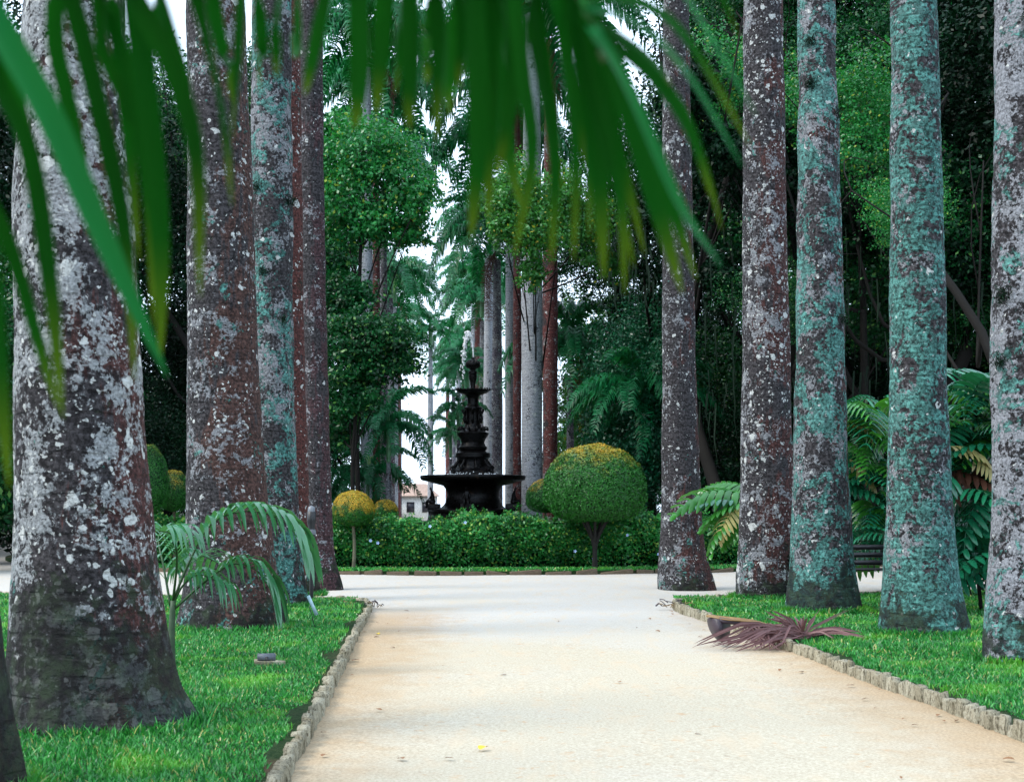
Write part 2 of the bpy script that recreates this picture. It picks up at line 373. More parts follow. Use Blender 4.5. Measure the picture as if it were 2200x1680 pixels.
for c_ in list(bpy.data.objects):
    if c_.parent == ik: c_.data = random.choice(dms)

# grass blades -------------------------------------------------
TR = []                                                  # trunks (x, y, r) the grass keeps out of
def ring_ok(X, Y): return (X-CX)**2+(Y-CY)**2 > (RO+.04)**2
def blades(xy, h, wd, z0, seg2=True):
    N = len(xy); a = rng.uniform(0, 2*PI, N); ln = rng.uniform(.1, .9, N)*h; la = rng.uniform(0, 2*PI, N)
    b = np.column_stack([xy, np.full(N, z0)]); sx = np.stack([np.cos(a), np.sin(a), np.zeros(N)], 1)*(wd/2)[:, None]
    tip = b+np.stack([np.cos(la)*ln, np.sin(la)*ln, h*rng.uniform(.6, 1, N)], 1)
    mid = b+(tip-b)*.5; mid[:, 2] += h*.13
    V = np.stack([b-sx, b+sx, mid+sx*.8, mid-sx*.8, tip], 1).reshape(-1, 3); i = np.arange(N)[:, None]*5
    return V, i+np.array([[0, 1, 2, 3]]), i+np.array([[3, 2, 4]])

# ------------------------------------------------------------------ near royal palms
def trunk_mesh(prof, D, top=17.0, seed=0, nseg=72, amp=.012, flare=.05):
    """prof: (y, xl, xr) rows from top to foot, in picture units at depth D"""
    zz = []; cc = []; rr = []
    for y, a, b in prof:
        zz.append(H-(y-1095)*D/F); cc.append(((a+b)/2-1100)*D/F); rr.append((b-a)/2*D/F)
    zz, cc, rr = np.array(zz[::-1]), np.array(cc[::-1]), np.array(rr[::-1])
    ztop = zz[-1]; z = np.concatenate([np.linspace(-.1, 1.2, 40), np.arange(1.22, min(ztop+1, top), .05), np.arange(ztop+1.3, top+.6, .6)])
    r0 = np.interp(z, zz, rr); c0 = np.interp(z, zz, cc)
    k = np.ones(9)/9; zi = np.linspace(-.5, top+1, 400)
    def sm(vals):
        v = np.interp(zi, zz, vals); v = np.convolve(np.pad(v, 4, 'edge'), k, 'valid'); return np.interp(z, zi, v)
    r = sm(rr); c = sm(cc); x0 = cc[0]
    a = np.arange(nseg)*2*PI/nseg; V = np.zeros((len(z), nseg, 3))
    for i in range(len(z)):
        for j in range(nseg):
            ca, sa = math.cos(a[j]), math.sin(a[j])
            p = (ca*r[i]*3+seed, sa*r[i]*3, z[i]*1.1)
            nn = mnoise.noise(p)*amp*1.6+mnoise.noise((p[0]*4, p[1]*4, z[i]*5))*amp*.55
            e = math.exp(-max(z[i], 0)/.22)
            rad = r[i]*(1+flare*e*(mnoise.noise((ca*2.2+seed, sa*2.2, 0))*2+.2))+nn
            if z[i] > 1: rad += .0016*math.sin(z[i]*46)
            V[i, j] = (c[i]-x0+ca*rad, sa*rad, z[i])
    V = V.reshape(-1, 3); q = np.arange(len(z)*nseg).reshape(len(z), nseg); q2 = np.roll(q, -1, 1)
    Q = np.stack([q[:-1].ravel(), q2[:-1].ravel(), q2[1:].ravel(), q[1:].ravel()], 1)
    return mesh('trunk', V, Q, smooth=True), x0, rr[0]
NEAR = [
 ('palm_tree', 'massive foreground palm trunk blotched with white lichen, left of the path', 9.9, [(-300, 95, 255), (0, 60, 266), (400, 33, 280), (800, 38, 300), (1000, 38, 308), (1200, 35, 330), (1400, 26, 358), (1500, 20, 378), (1545, 15, 392), (1575, 8, 424)],
   dict(pale=(.38, .40, .41), paleamt=.62, spots=.85, redamt=.45, tealamt=.05, moss=1.0, basetop=1.3, rings=.1)),
 ('palm_tree', 'red brown palm trunk with small white spots behind the arching young palm', 17.8, [(-300, 410, 515), (0, 403, 523), (400, 403, 540), (800, 403, 553), (1100, 402, 576), (1200, 400, 590), (1300, 395, 602), (1362, 388, 615)],
   dict(paleamt=.28, spots=.36, redamt=.65, tealamt=.2, moss=.4, rings=.25, red=(.105, .05, .04))),
 ('palm_tree', 'grey green palm trunk covered in teal lichen with black blotches, left row', 21.8, [(-300, 548, 620), (0, 543, 625), (400, 540, 628), (800, 540, 630), (1100, 545, 640), (1220, 545, 648), (1315, 540, 664)],
   dict(paleamt=.6, spots=.1, redamt=.0, tealamt=.62, moss=.5, rings=.2)),
 ('palm_tree', 'slim reddish palm trunk squeezed between the teal trunk and the last left trunk', 24.8, [(-300, 590, 640), (0, 586, 645), (400, 584, 648), (800, 580, 655), (1100, 578, 664), (1200, 576, 672), (1290, 568, 690)],
   dict(paleamt=.1, spots=.45, redamt=1.3, tealamt=.1, moss=.7, red=(.13, .04, .032), rings=.3)),
 ('palm_tree', 'purple brown ringed palm trunk with a green mossy foot standing in the sand, left', 28.2, [(-300, 642, 690), (0, 640, 692), (400, 645, 696), (800, 650, 704), (1100, 655, 713), (1200, 655, 720), (1266, 650, 738)],
   dict(paleamt=.18, spots=.14, redamt=.75, tealamt=.05, rings=.6, moss=.35, red=(.085, .04, .045))),
 ('palm_tree', 'slender purple palm trunk with a dark foot standing in the sand, right of the topiary', 28.2, [(-300, 1427, 1477), (0, 1425, 1480), (400, 1423, 1487), (800, 1423, 1495), (1100, 1420, 1506), (1180, 1417, 1514), (1267, 1410, 1538)],
   dict(paleamt=.3, spots=.4, redamt=.55, tealamt=.1, rings=.3, moss=.45, basetop=.6)),
 ('palm_tree', 'palm trunk with reddish left side and dense white lichen spots, right row', 24.0, [(-300, 1600, 1674), (0, 1597, 1680), (400, 1597, 1688), (800, 1595, 1697), (1100, 1590, 1706), (1200, 1586, 1706), (1296, 1580, 1704)],
   dict(paleamt=.38, spots=.75, redamt=.5, tealamt=.1, rings=.15, moss=.5)),
 ('palm_tree', 'mottled grey palm trunk with bright teal lichen at its foot behind the fallen frond', 20.9, [(-300, 1717, 1785), (0, 1715, 1792), (400, 1715, 1804), (800, 1712, 1815), (1100, 1704, 1826), (1240, 1697, 1836), (1328, 1688, 1850)],
   dict(paleamt=.6, spots=.15, redamt=.45, tealamt=.8, rings=.1, moss=.8)),
 ('palm_tree', 'blue green speckled palm trunk, second from the right edge', 17.1, [(-300, 1917, 2002), (0, 1915, 2011), (400, 1915, 2021), (800, 1913, 2032), (1100, 1907, 2043), (1240, 1900, 2056), (1378, 1888, 2082)],
   dict(paleamt=.45, spots=.12, redamt=-.3, tealamt=.95, rings=.5, moss=.5)),
 ('palm_tree', 'rough pale grey palm trunk cut by the right edge of the picture', 13.9, [(-300, 2147, 2260), (0, 2143, 2268), (400, 2138, 2276), (800, 2131, 2286), (1000, 2133, 2290), (1200, 2130, 2302), (1440, 2112, 2325)],
   dict(paleamt=.85, spots=.1, redamt=-.3, tealamt=.5, rings=.1, moss=.5, pale=(.33, .34, .37))),
 ('palm_tree', 'dark mossy trunk foot just entering at the lower left corner', 7.4, [(-300, -300, -120), (800, -310, -60), (1300, -320, -15), (1500, -325, 12), (1744, -340, 48)],
   dict(paleamt=.1, spots=.2, redamt=.2, tealamt=.1, moss=1.3, basetop=2.5)),
]
for i, (nm, lab, D, prof, kw) in enumerate(NEAR):
    kw.setdefault('seed', i*3.7)
    me, x0, rb = trunk_mesh(prof, D, seed=i*5.1, top=16 if D < 20 else 18, amp=.012 if i not in (7, 9) else .02, flare=.1 if i in (0, 1, 10) else .05)
    t = thing(nm, lab, 'palm tree', (x0, D, LZ if D < 25 else 0), 'royal palm trunks lining the near path')
    ob('trunk', me, bark('bark_%d' % i, **kw), t)
    TR.append((x0, D, rb))
    if i in (2, 3, 7, 9, 6):                            # little moss cushions and fern tufts stuck on the bark
        spots = {2: [(575, 590), (560, 410), (622, 440), (612, 690), (570, 80)], 3: [(630, 440), (625, 80)], 7: [(1735, 100), (1735, 190), (1790, 250), (1800, 690)], 9: [(2140, 780), (2145, 640), (2190, 60)], 6: [(1688, 1200)]}[i]
        for (px, py) in spots:
            p = P(px, py, D); zc = p[2]-t.location.z; cc_ = np.interp(py, [q_[0] for q_ in prof], [(q_[1]+q_[2])/2 for q_ in prof]); rr_ = np.interp(py, [q_[0] for q_ in prof], [(q_[2]-q_[1])/2 for q_ in prof])
            dx = (px-cc_)/rr_; dx = max(-.98, min(.98, dx)); ang = math.acos(dx); R_ = rr_*D/F
            N = 260; d_ = rng.normal(0, .045, (N, 3))
            base = np.array([(cc_-1100)*D/F-x0+R_*math.cos(ang), -R_*math.sin(ang), zc])+d_
            n3 = rng.normal(0, 1, (N, 3)); n3[:, 2] += .3; n3 /= np.linalg.norm(n3, axis=1)[:, None]; s3 = np.cross(n3, rng.normal(0, 1, (N, 3))); s3 /= np.linalg.norm(s3, axis=1)[:, None]
            V = np.stack([base-s3*.006, base+s3*.006, base+n3*.05], 1).reshape(-1, 3)
            ob('moss_tuft', mesh('moss_tuft', V, None, np.arange(N*3).reshape(-1, 3)), M['leafC'], t, kind='stuff')

# grass now that trunks are known
GV = MB()
def scatter(x0, x1, y0, y1, dens, h0, h1, wd, side):
    N = int((x1-x0)*(y1-y0)*dens); X = rng.uniform(x0, x1, N); Y = rng.uniform(y0, y1, N)
    ok = ring_ok(X, Y)
    e = .05+.05*rng.random(N)+.13*np.maximum(0, np.sin(Y*2.3)*np.sin(Y*.9+1))
    ok &= (X < kx_left(Y)-e) if side < 0 else (X > kx_right(Y)+e)
    rr_ = np.hypot(X-CX, Y-CY)
    cut = (Y > 22.6) & ((X > -2.6) if side < 0 else (X < 2.8)); ok &= ~cut
    for (tx, ty, tr) in TR: ok &= (X-tx)**2+(Y-ty)**2 > (tr*.93)**2
    bare = np.array([mnoise.noise((a*.9, b*.9, 3.)) for a, b in zip(X, Y)]); near_edge = (np.abs(X-(kx_left(Y) if side < 0 else kx_right(Y))) < .28)
    ok &= ~(near_edge & (bare > .12) & (rng.random(N) < .6)); ok &= ~((bare > .42) & (rng.random(N) < .5))
    # keep only what the picture can show
    px = 1100+X*F/Y; ok &= (px > -150) & (px < 2350)
    X, Y, bare = X[ok], Y[ok], bare[ok]; n = len(X)
    h = rng.uniform(h0, h1, n)*(1+bare*.8)
    GV.add(*blades(np.column_stack([X, Y]), h, np.full(n, wd)*rng.uniform(.6, 1.3, n), LZ-.004))
for a, b, de, h0, h1, wd in ((6, 10, 3600, .03, .07, .010), (10, 14, 2600, .03, .07, .011), (14, 19, 1500, .035, .08, .014), (19, 26, 750, .04, .08, .02)):
    scatter(-1100*b/F-1, -1.2, a, b, de, h0, h1, wd, -1); scatter(2.4, 1100*b/F+1, a, b, de, h0, h1, wd, 1)
# a tuft ring round the trunk feet
for (tx, ty, tr) in TR:
    if ty > 25: continue
    N = 2600; a = rng.uniform(0, 2*PI, N); rr_ = tr*(1.0+np.abs(rng.normal(0, .10, N))); GV.add(*blades(np.column_stack([tx+np.cos(a)*rr_, ty+np.sin(a)*rr_]), rng.uniform(.04, .14, N), np.full(N, .009+ty*.0003), LZ-.004))
N = 26000; a = rng.uniform(-.8, 1., N); rr_ = rng.uniform(14.4, 15.7, N)
GV.add(*blades(np.column_stack([CX+rr_*np.sin(a), CY-rr_*np.cos(a)]), rng.uniform(.04, .1, N), np.full(N, .035), .086))
ob('grass', GV.get('grass'), M['grass'], kind='stuff')

# ------------------------------------------------------------------ foliage generators
def leafcloud(cent, nrm_bias, size, asp=.5, up=.6, jitter=.35):
    N = len(cent); n3 = rng.normal(0, 1, (N, 3)); n3 += nrm_bias; n3[:, 2] += up; n3 /= np.linalg.norm(n3, axis=1)[:, None]
    d = np.cross(n3, rng.normal(0, 1, (N, 3))); d /= np.linalg.norm(d, axis=1)[:, None]; s_ = np.cross(n3, d)
    L = (size*rng.uniform(1-jitter, 1+jitter, N))[:, None]
    V = np.stack([cent-d*L*.5, cent+s_*L*asp*.5-n3*L*.06, cent+d*L*.5-n3*L*.1, cent-s_*L*asp*.5-n3*L*.06], 1).reshape(-1, 3)
    return V, np.arange(N*4).reshape(-1, 4)
def lobecloud(lobes, n, size, clump=.16, nclump=60, asp=.5, droop=0, up=.6):
    """leaves in clumps over the shells of ellipsoid lobes: lobe = (x,y,z,rx,ry,rz)"""
    lobes = np.array(lobes, float); wts = (lobes[:, 3]*lobes[:, 5]); wts /= wts.sum(); m = MB()
    for lb, wt in zip(lobes, wts):
        k = max(8, int(nclump*wt*len(lobes))); u = rng.normal(0, 1, (k, 3)); u /= np.linalg.norm(u, axis=1)[:, None]
        rad = rng.uniform(.25, 1., k)**.6*rng.choice([.8, 1., 1.28], k); cc = lb[:3]+u*rad[:, None]*lb[3:]
        N = int(n*wt); idx = rng.integers(0, k, N); sp = rng.normal(0, 1, (N, 3)); sp *= (clump*lb[3:]*rng.uniform(.6, 1.5, k)[idx][:, None])
        sp[:, 2] *= .6; pos = cc[idx]+sp
        if droop: pos[:, 2] -= np.abs(rng.exponential(droop, N))
        V, Q = leafcloud(pos, u[idx]*.8, size, asp, up); m.add(V, Q)
    return m
def limb_mesh(base, top, lobes, r0, twigs=2, bend=.15):
    m = MB(); base = np.array(base, float); top = np.array(top, float)
    mid = (base+top)/2+rng.normal(0, bend, 3)*[1, 1, 0]
    tp = catmull([base, mid, top], 10); m.add(*tube(tp, np.linspace(r0, r0*.55, 10)*np.r_[1.5, 1.15, np.ones(8)], 9))
    for lb in lobes:
        lb = np.array(lb[:6]); s = tp[random.randint(5, 9)]; e = lb[:3]
        q = bez([s, s*.5+e*.5+np.array([0, 0, -.1])+rng.normal(0, .2, 3), e], 8); m.add(*tube(q, np.linspace(r0*.4, r0*.12, 8), 6))
        for t in range(twigs):
            u = rng.normal(0, 1, 3); u /= np.linalg.norm(u); e2 = e+u*lb[3:]*.85; s2 = q[random.randint(4, 7)]
            m.add(*tube(bez([s2, (s2+e2)/2+rng.normal(0, .12, 3), e2], 6), np.linspace(r0*.15, r0*.04, 6), 5))
    return m
def tree(name, label, cat, base, topz, lobes, n, size, mat, r0=.15, group=None, clump=.16, nclump=60, asp=.5, droop=0, twigs=2, up=.6, top=None):
    base = np.array(base, float); t = thing(name, label, cat, tuple(base), group)
    lb = [tuple(np.array(l[:3])-base)+tuple(l[3:]) for l in lobes]
    tp = np.array([0, 0, topz]) if top is None else np.array(top)-base
    ob('trunk', limb_mesh((0, 0, -.1), tp, lb, r0, twigs).get('trunk', True), M['wood'], t)
    ob('crown', lobecloud(lb, n, size, clump, nclump, asp, droop, up).get('crown'), mat, t)
    return t
def PL(x, y, D, rx, ry, depth=None):                     # a lobe given by its place in the picture
    p = P(x, y, D); k = D/F; return (p[0], p[1], p[2], rx*k, (depth if depth else (rx+ry)/2*k), ry*k)

# ------------------------------------------------------------------ hedge, topiary, fountain garden
hd = MB(); core = MB()
N = 100000; a = rng.uniform(-.85, 1.25, N); face = rng.random(N)
topz = lambda a_: 1.33+.09*np.sin(a_*23)+.05*np.sin(a_*57+1)+.04*np.sin(a_*131)
z = np.where(face < .62, rng.uniform(.0, 1., N)**.55*topz(a), topz(a)+np.abs(rng.normal(0, .05, N))*1.0-.04)
r_ = np.where(face < .62, 14.35+.07*np.sin(a*80+z*5)+rng.normal(0, .06, N), rng.uniform(13.2, 14.4, N))
bulge = .12*np.sin(z/1.36*PI)
r_ = r_+np.where(face < .62, bulge-.38*np.clip(1-z/.95, 0, 1), 0)
pos = np.stack([CX+r_*np.sin(a), CY-r_*np.cos(a), z], 1)
nb = np.stack([np.sin(a)*1.0, -np.cos(a)*1.0, np.where(face < .62, .3, 1.2)], 1)
hd.add(*leafcloud(pos, nb, .085, .6, .4))
sh = MB()                                               # loose shoots standing above the clipped top
for k in range(330):
    aa = random.uniform(-.8, 1.2); r0_ = random.uniform(13.3, 14.4); hh = random.uniform(.08, .24) if random.random() > .08 else random.uniform(.25, .4)
    N2 = int(hh*160); zz_ = topz(aa)+rng.uniform(0, hh, N2); c_ = np.stack([CX+r0_*math.sin(aa)+rng.normal(0, .05, N2), CY-r0_*math.cos(aa)+rng.normal(0, .05, N2), zz_], 1)
    hd.add(*leafcloud(c_, np.zeros(3), .07, .5, .5))
ar = np.linspace(-.85, 1.25, 120)
def band(r1, z1, r2, z2):
    A = [(CX+r1*math.sin(t), CY-r1*math.cos(t), z1) for t in ar]; B = [(CX+r2*math.sin(t), CY-r2*math.cos(t), z2) for t in ar]
    return np.array(A+B), np.array([(i, i+1, 120+i+1, 120+i) for i in range(119)])
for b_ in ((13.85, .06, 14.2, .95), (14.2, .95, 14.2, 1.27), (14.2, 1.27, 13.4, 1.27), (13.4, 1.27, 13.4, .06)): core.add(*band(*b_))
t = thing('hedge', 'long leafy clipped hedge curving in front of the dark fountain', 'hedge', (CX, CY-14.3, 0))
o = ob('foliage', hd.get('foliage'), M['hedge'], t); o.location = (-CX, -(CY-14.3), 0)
o = ob('inner_branches', core.get('core'), M['leafC'], t); o.location = (-CX, -(CY-14.3), 0)  # dark sheet behind the thinned leaves, standing in for shade low in the hedge
n_ = NT('blue_petals'); M['petal'] = n_.fin(n_.bsdf((.45, .6, .9), .6, .3))
for k, (px, py) in enumerate([(797, 1161), (813, 1166), (1235, 1184), (1420, 1192), (1000, 1122), (925, 1130), (1350, 1150), (1275, 1201)]):
    aa = math.asin(max(-1, min(1, (P(px, py, 35.6)[0]-CX)/14.55))); p = np.array([CX+14.6*math.sin(aa), CY-14.6*math.cos(aa), P(px, py, 35.6)[2]])
    V = [(0, 0, 0)]; T_ = []
    for j in range(5):
        a1 = j*2*PI/5; V += [(.035*math.cos(a1-.45), -.012, .035*math.sin(a1-.45)), (.045*math.cos(a1), -.02, .045*math.sin(a1)), (.035*math.cos(a1+.45), -.012, .035*math.sin(a1+.45))]
        T_ += [(0, 1+3*j, 2+3*j), (0, 2+3*j, 3+3*j)]
    o = ob('blossom', mesh('blossom', V, None, T_), M['petal'], t); o.location = tuple(p-np.array([CX, CY-14.3, 0]))

def topiary_mat(name, g1, g2, o1, thr, soft=.5):
    n = NT(name); tc = n.n('ShaderNodeTexCoord'); sep = n.n('ShaderNodeSeparateXYZ'); n.l(tc.outputs['Object'], sep.inputs[0])
    g_ = n.n('ShaderNodeNewGeometry'); isl = g_.outputs['Random Per Island']
    f = n.noise(tc.outputs['Object'], 3.2, 4, .6); col = n.mix(isl, g1, g2)
    f2 = n.math('ADD', n.math('MULTIPLY', n.math('SUBTRACT', f, .5), 1.9), n.math('ADD', sep.outputs[2], n.math('MULTIPLY', isl, .2)))
    col = n.mix(n.step(f2, thr-.1, thr+soft), col, n.mix(isl, (.15, .22, .012), o1))
    return n.fin(n.bsdf(col, .5, .35))
def topiary(label, px, py, D, rx, ry, foot, mat_thr, n, stems=1, group='clipped round topiary trees', flat=.75, pw=2.6):
    p = P(px, py, D); k = D/F; rx *= k; ry *= k
    t = thing('topiary_tree', label, 'topiary', (p[0], D, .08), group)
    u = rng.normal(0, 1, (n, 3)); u /= np.linalg.norm(u, axis=1)[:, None]
    und = 1-.0*u[:, 2]; sc = np.array([rx, rx, ry])
    q = u.copy(); low = q[:, 2] < 0; hz = np.hypot(q[:, 0], q[:, 1])+1e-6; k4 = 1/(hz**pw+np.abs(q[:, 2])**pw)**(1/pw); q[low] *= k4[low][:, None]; q[low, 2] *= flat; 
    bump_ = np.array([mnoise.noise(tuple(w_*3.+D)) for w_ in u])*.05+np.array([mnoise.noise(tuple(w_*11+D)) for w_ in u])*.022+rng.normal(0, .012, n)
    pos = q*(1+bump_)[:, None]*sc
    V, Q = leafcloud(pos, u*2.2, .05*max(.7, rx), .35, .3, .4)
    o = ob('crown', mesh('crown', V, Q), topiary_mat('topiary_'+str(px), (.002, .035, .003), (.014, .15, .008), (.62, .30, .015), mat_thr*ry, .9*ry), t)
    cz = p[2]-.08; o.location = (0, 0, cz)
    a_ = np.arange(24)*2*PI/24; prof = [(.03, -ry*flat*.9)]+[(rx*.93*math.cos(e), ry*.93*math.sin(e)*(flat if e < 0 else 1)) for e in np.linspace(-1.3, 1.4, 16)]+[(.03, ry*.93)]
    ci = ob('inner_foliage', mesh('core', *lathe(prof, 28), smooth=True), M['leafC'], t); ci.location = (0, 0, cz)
    m = MB()
    if stems == 1: m.add(*tube(catmull([(0, 0, -.1), (.03, 0, cz*.4), (-.02, 0, cz-ry*.3)], 10), np.linspace(.05, .035, 10), 8))
    else:
        for s in range(stems):
            a1 = s*2*PI/stems+random.random()*.5; m.add(*tube(catmull([(.03*math.cos(a1), .03*math.sin(a1), -.1), (.06*math.cos(a1), .06*math.sin(a1), cz*.35), (rx*.45*math.cos(a1), rx*.45*math.sin(a1), cz-ry*.45)], 10), np.linspace(.055, .03, 10), 7))
    ob('trunk', m.get('trunk', True), plain('topiary_trunk', (.10, .095, .06) if stems == 1 else (.012, .011, .009), .9), t)
topiary('round topiary ball with orange yellow top on a thin pale stem, left of the fountain', 759, 1097, 35.55, 45, 43, 1215, .0, 26000)
topiary('small dark topiary ball half hidden behind the orange topped one', 828, 1100, 41, 28, 27, 1215, .55, 12000)
topiary('large green dome topiary on many stems, right of the fountain', 1278, 1045, 35.4, 108, 90, 1230, .55, 60000, 7, flat=.8, pw=3.6)
topiary('smaller round topiary tucked behind the large green dome', 1172, 1070, 40, 42, 41, 1215, .6, 16000, 1)
topiary('tall egg shaped dark green topiary just right of the massive foreground trunk', 318, 1040, 36.6, 44, 86, 1215, .95, 24000)
topiary('orange tipped topiary partly hidden behind the red brown trunk', 374, 1060, 38, 36, 50, 1215, .7, 16000)

# fountain
ft = thing('fountain', 'tall dark bronze tiered fountain with a wide basin spouting water', 'fountain', (CX, CY, .09))
def fz(y): return H+(1508-y)*.00438-.09
def fr(r): return r*.00438
def lp(name, rows, n=48, smooth=True, mat='bronze', par=ft):
    o = ob(name, mesh(name, *lathe([(fr(r), fz(y)) for y, r in rows], n), smooth=smooth), M[mat], par)
    if smooth: m_ = o.modifiers.new('es', 'EDGE_SPLIT'); m_.split_angle = R(40)
    return o
lp('plinth', [(1880, 620), (1700, 620), (1690, 560), (1600, 480), (1596, 400)], 8, False)
lp('pedestal', [(1600, 375), (1590, 375), (1585, 368), (1530, 364), (1522, 372), (1508, 372), (1502, 350), (1500, 2)], 8, False)
lp('lower_column', [(1505, 300), (1490, 262), (1470, 240), (1450, 226), (1400, 212), (1365, 214), (1335, 226), (1312, 244), (1298, 300), (1285, 350)], 48)
lp('basin', [(1290, 250), (1283, 340), (1272, 405), (1264, 424), (1250, 431), (1238, 432), (1230, 428), (1228, 418), (1240, 405), (1255, 300), (1256, 2)], 64)
lp('basin_water', [(1233, 412), (1233, 150), (1233, 2)], 48, True, 'water')
lp('middle_base', [(1236, 176), (1192, 178), (1188, 160), (1160, 128), (1120, 112), (1100, 118), (1084, 132), (1080, 142), (1046, 142), (1040, 124), (1030, 110), (1024, 92)], 48)
lp('middle_vase', [(1030, 96), (1020, 112), (998, 118), (985, 104), (960, 94), (930, 104), (905, 122), (890, 130), (880, 130), (876, 112), (860, 92), (840, 74)], 40)
lp('upper_column', [(850, 84), (820, 66), (795, 58), (770, 64), (740, 60), (715, 62), (690, 68), (682, 76), (672, 74), (665, 56), (640, 44), (600, 44), (585, 50), (572, 62)], 36)
lp('upper_bowl', [(576, 50), (570, 72), (556, 110), (545, 128), (536, 134), (528, 134), (526, 120), (545, 60), (546, 2)], 48)
lp('upper_bowl_water', [(531, 122), (531, 60), (531, 2)], 36, True, 'water')
lp('finial', [(535, 26), (505, 20), (470, 22), (440, 30), (415, 34), (408, 34), (404, 26), (398, 34), (378, 35), (372, 24), (362, 24), (350, 34), (338, 52), (325, 62), (312, 60), (300, 44), (288, 32), (278, 16), (266, 14), (264, 2)], 32)
for k in range(8):                                        # scrolled feet under the middle tier
    a = k*PI/4+.2; pr = catmull([(fr(110), 0, fz(1090)), (fr(128), 0, fz(1120)), (fr(150), 0, fz(1148)), (fr(172), 0, fz(1165)), (fr(160), 0, fz(1182)), (fr(142), 0, fz(1172))], 14)
    o = ob('scroll_foot', mesh('scroll', *tube(pr, [.05]*10+[.06]*4, 8), smooth=True), M['bronze'], ft); o.rotation_euler.z = a
for k in range(10):                                       # curling handles with leaf masks
    a = k*2*PI/10; pr = catmull([(fr(70), 0, fz(880)), (fr(95), 0, fz(845)), (fr(125), 0, fz(858)), (fr(118), 0, fz(838)), (fr(100), 0, fz(828))], 12)
    o = ob('scroll_handle', mesh('h', *tube(pr, np.linspace(.05, .02, 12), 7), smooth=True), M['bronze'], ft); o.rotation_euler.z = a
for k in range(8):
    a = k*PI/4; pr = catmull([(fr(60), 0, fz(800)), (fr(74), 0, fz(760)), (fr(66), 0, fz(730)), (fr(84), 0, fz(700)), (fr(84), 0, fz(684))], 12)
    o = ob('leaf_bracket', mesh('b', *tube(pr, [.05, .055, .05, .045, .04, .045, .05, .05, .045, .04, .04, .03], 7), smooth=True), M['bronze'], ft); o.rotation_euler.z = a
me_ = mesh('bead', *lathe([(.003, -.03), (.025, -.018), (.03, 0), (.02, .02), (.012, .035), (.016, .05), (.003, .062)], 10), smooth=True)
for k in range(24):
    a = k*2*PI/24; o = ob('rim_ornament', me_, M['bronze'], ft); o.location = (fr(140)*math.cos(a), fr(140)*math.sin(a), fz(527))
    if k % 3 == 0:
        q = ob('rim_spout', mesh('sp', *tube([(0, 0, 0), (.06, 0, .02), (.14, 0, .02), (.17, 0, 0)], [.022, .018, .018, .022], 7), smooth=True), M['bronze'], ft); q.location = (fr(134)*math.cos(a), fr(134)*math.sin(a), fz(530)); q.rotation_euler.z = a
for k in range(12):
    a = k*2*PI/12; o = ob('gadroon', mesh('gad', *tube(bez([(fr(36), 0, fz(350)), (fr(62), 0, fz(335)), (fr(62), 0, fz(308)), (fr(34), 0, fz(290))], 8), [.02, .035, .04, .04, .04, .035, .03, .02], 6), smooth=True), M['bronze'], ft); o.rotation_euler.z = a
def skinned(name, verts, edges, radii, mat, parent, sub=2):
    me = bpy.data.meshes.new(name); me.from_pydata(verts, edges, []); o = ob(name, me, mat, parent)
    sk_ = o.modifiers.new('skin', 'SKIN'); sk_.use_smooth_shade = True
    for i, r in enumerate(radii):
        me.skin_vertices[0].data[i].radius = (r, r)
    me.skin_vertices[0].data[0].use_root = True
    sb = o.modifiers.new('sub', 'SUBSURF'); sb.levels = sub; sb.render_levels = sub
    return o
def muse(ang):                                            # seated robed figure leaning in, head bowed outwards
    s = .82
    v = [(0, 0, .10), (0, 0, .24), (.01, 0, .42), (.02, 0, .52), (.04, 0, .60), (.075, 0, .69), (.10, 0, .73),   # pelvis..head 0-6
         (.0, .11, .49), (.05, .16, .34), (.16, .12, .24), (.0, -.11, .49), (.05, -.16, .34), (.16, -.12, .26),      # arms 7-12
         (.05, .08, .13), (.24, .09, .17), (.25, .09, -.10), (.32, .09, -.13), (.05, -.08, .13), (.26, -.07, .2), (.24, -.07, -.08), (.31, -.08, -.13),
         (-.1, 0, .02), (.08, 0, .78)]
    e = [(0, 1), (1, 2), (2, 3), (3, 4), (4, 5), (5, 6), (3, 7), (7, 8), (8, 9), (3, 10), (10, 11), (11, 12), (0, 13), (13, 14), (14, 15), (15, 16), (0, 17), (17, 18), (18, 19), (19, 20), (0, 21), (5, 22)]
    r = [.13, .105, .10, .075, .035, .07, .045, .05, .038, .03, .05, .038, .03, .085, .07, .05, .035, .085, .07, .05, .035, .11, .05]
    o = skinned('seated_statue', [tuple(np.array(p)*s) for p in v], e, [x*s for x in r], M['bronze'], ft)
    R0 = fr(335); o.location = (R0*math.cos(ang), R0*math.sin(ang), fz(1500)+.14); o.rotation_euler.z = ang
    b = ob('statue_block', mesh('blk', *box(0, 0, 0, .42, .42, .26)), M['bronze'], ft); b.location = (R0*math.cos(ang)*.96, R0*math.sin(ang)*.96, fz(1500)+.05); b.rotation_euler.z = ang; bevel(b, .03)
for a in (0, PI/2, PI, 3*PI/2): muse(a-.12)
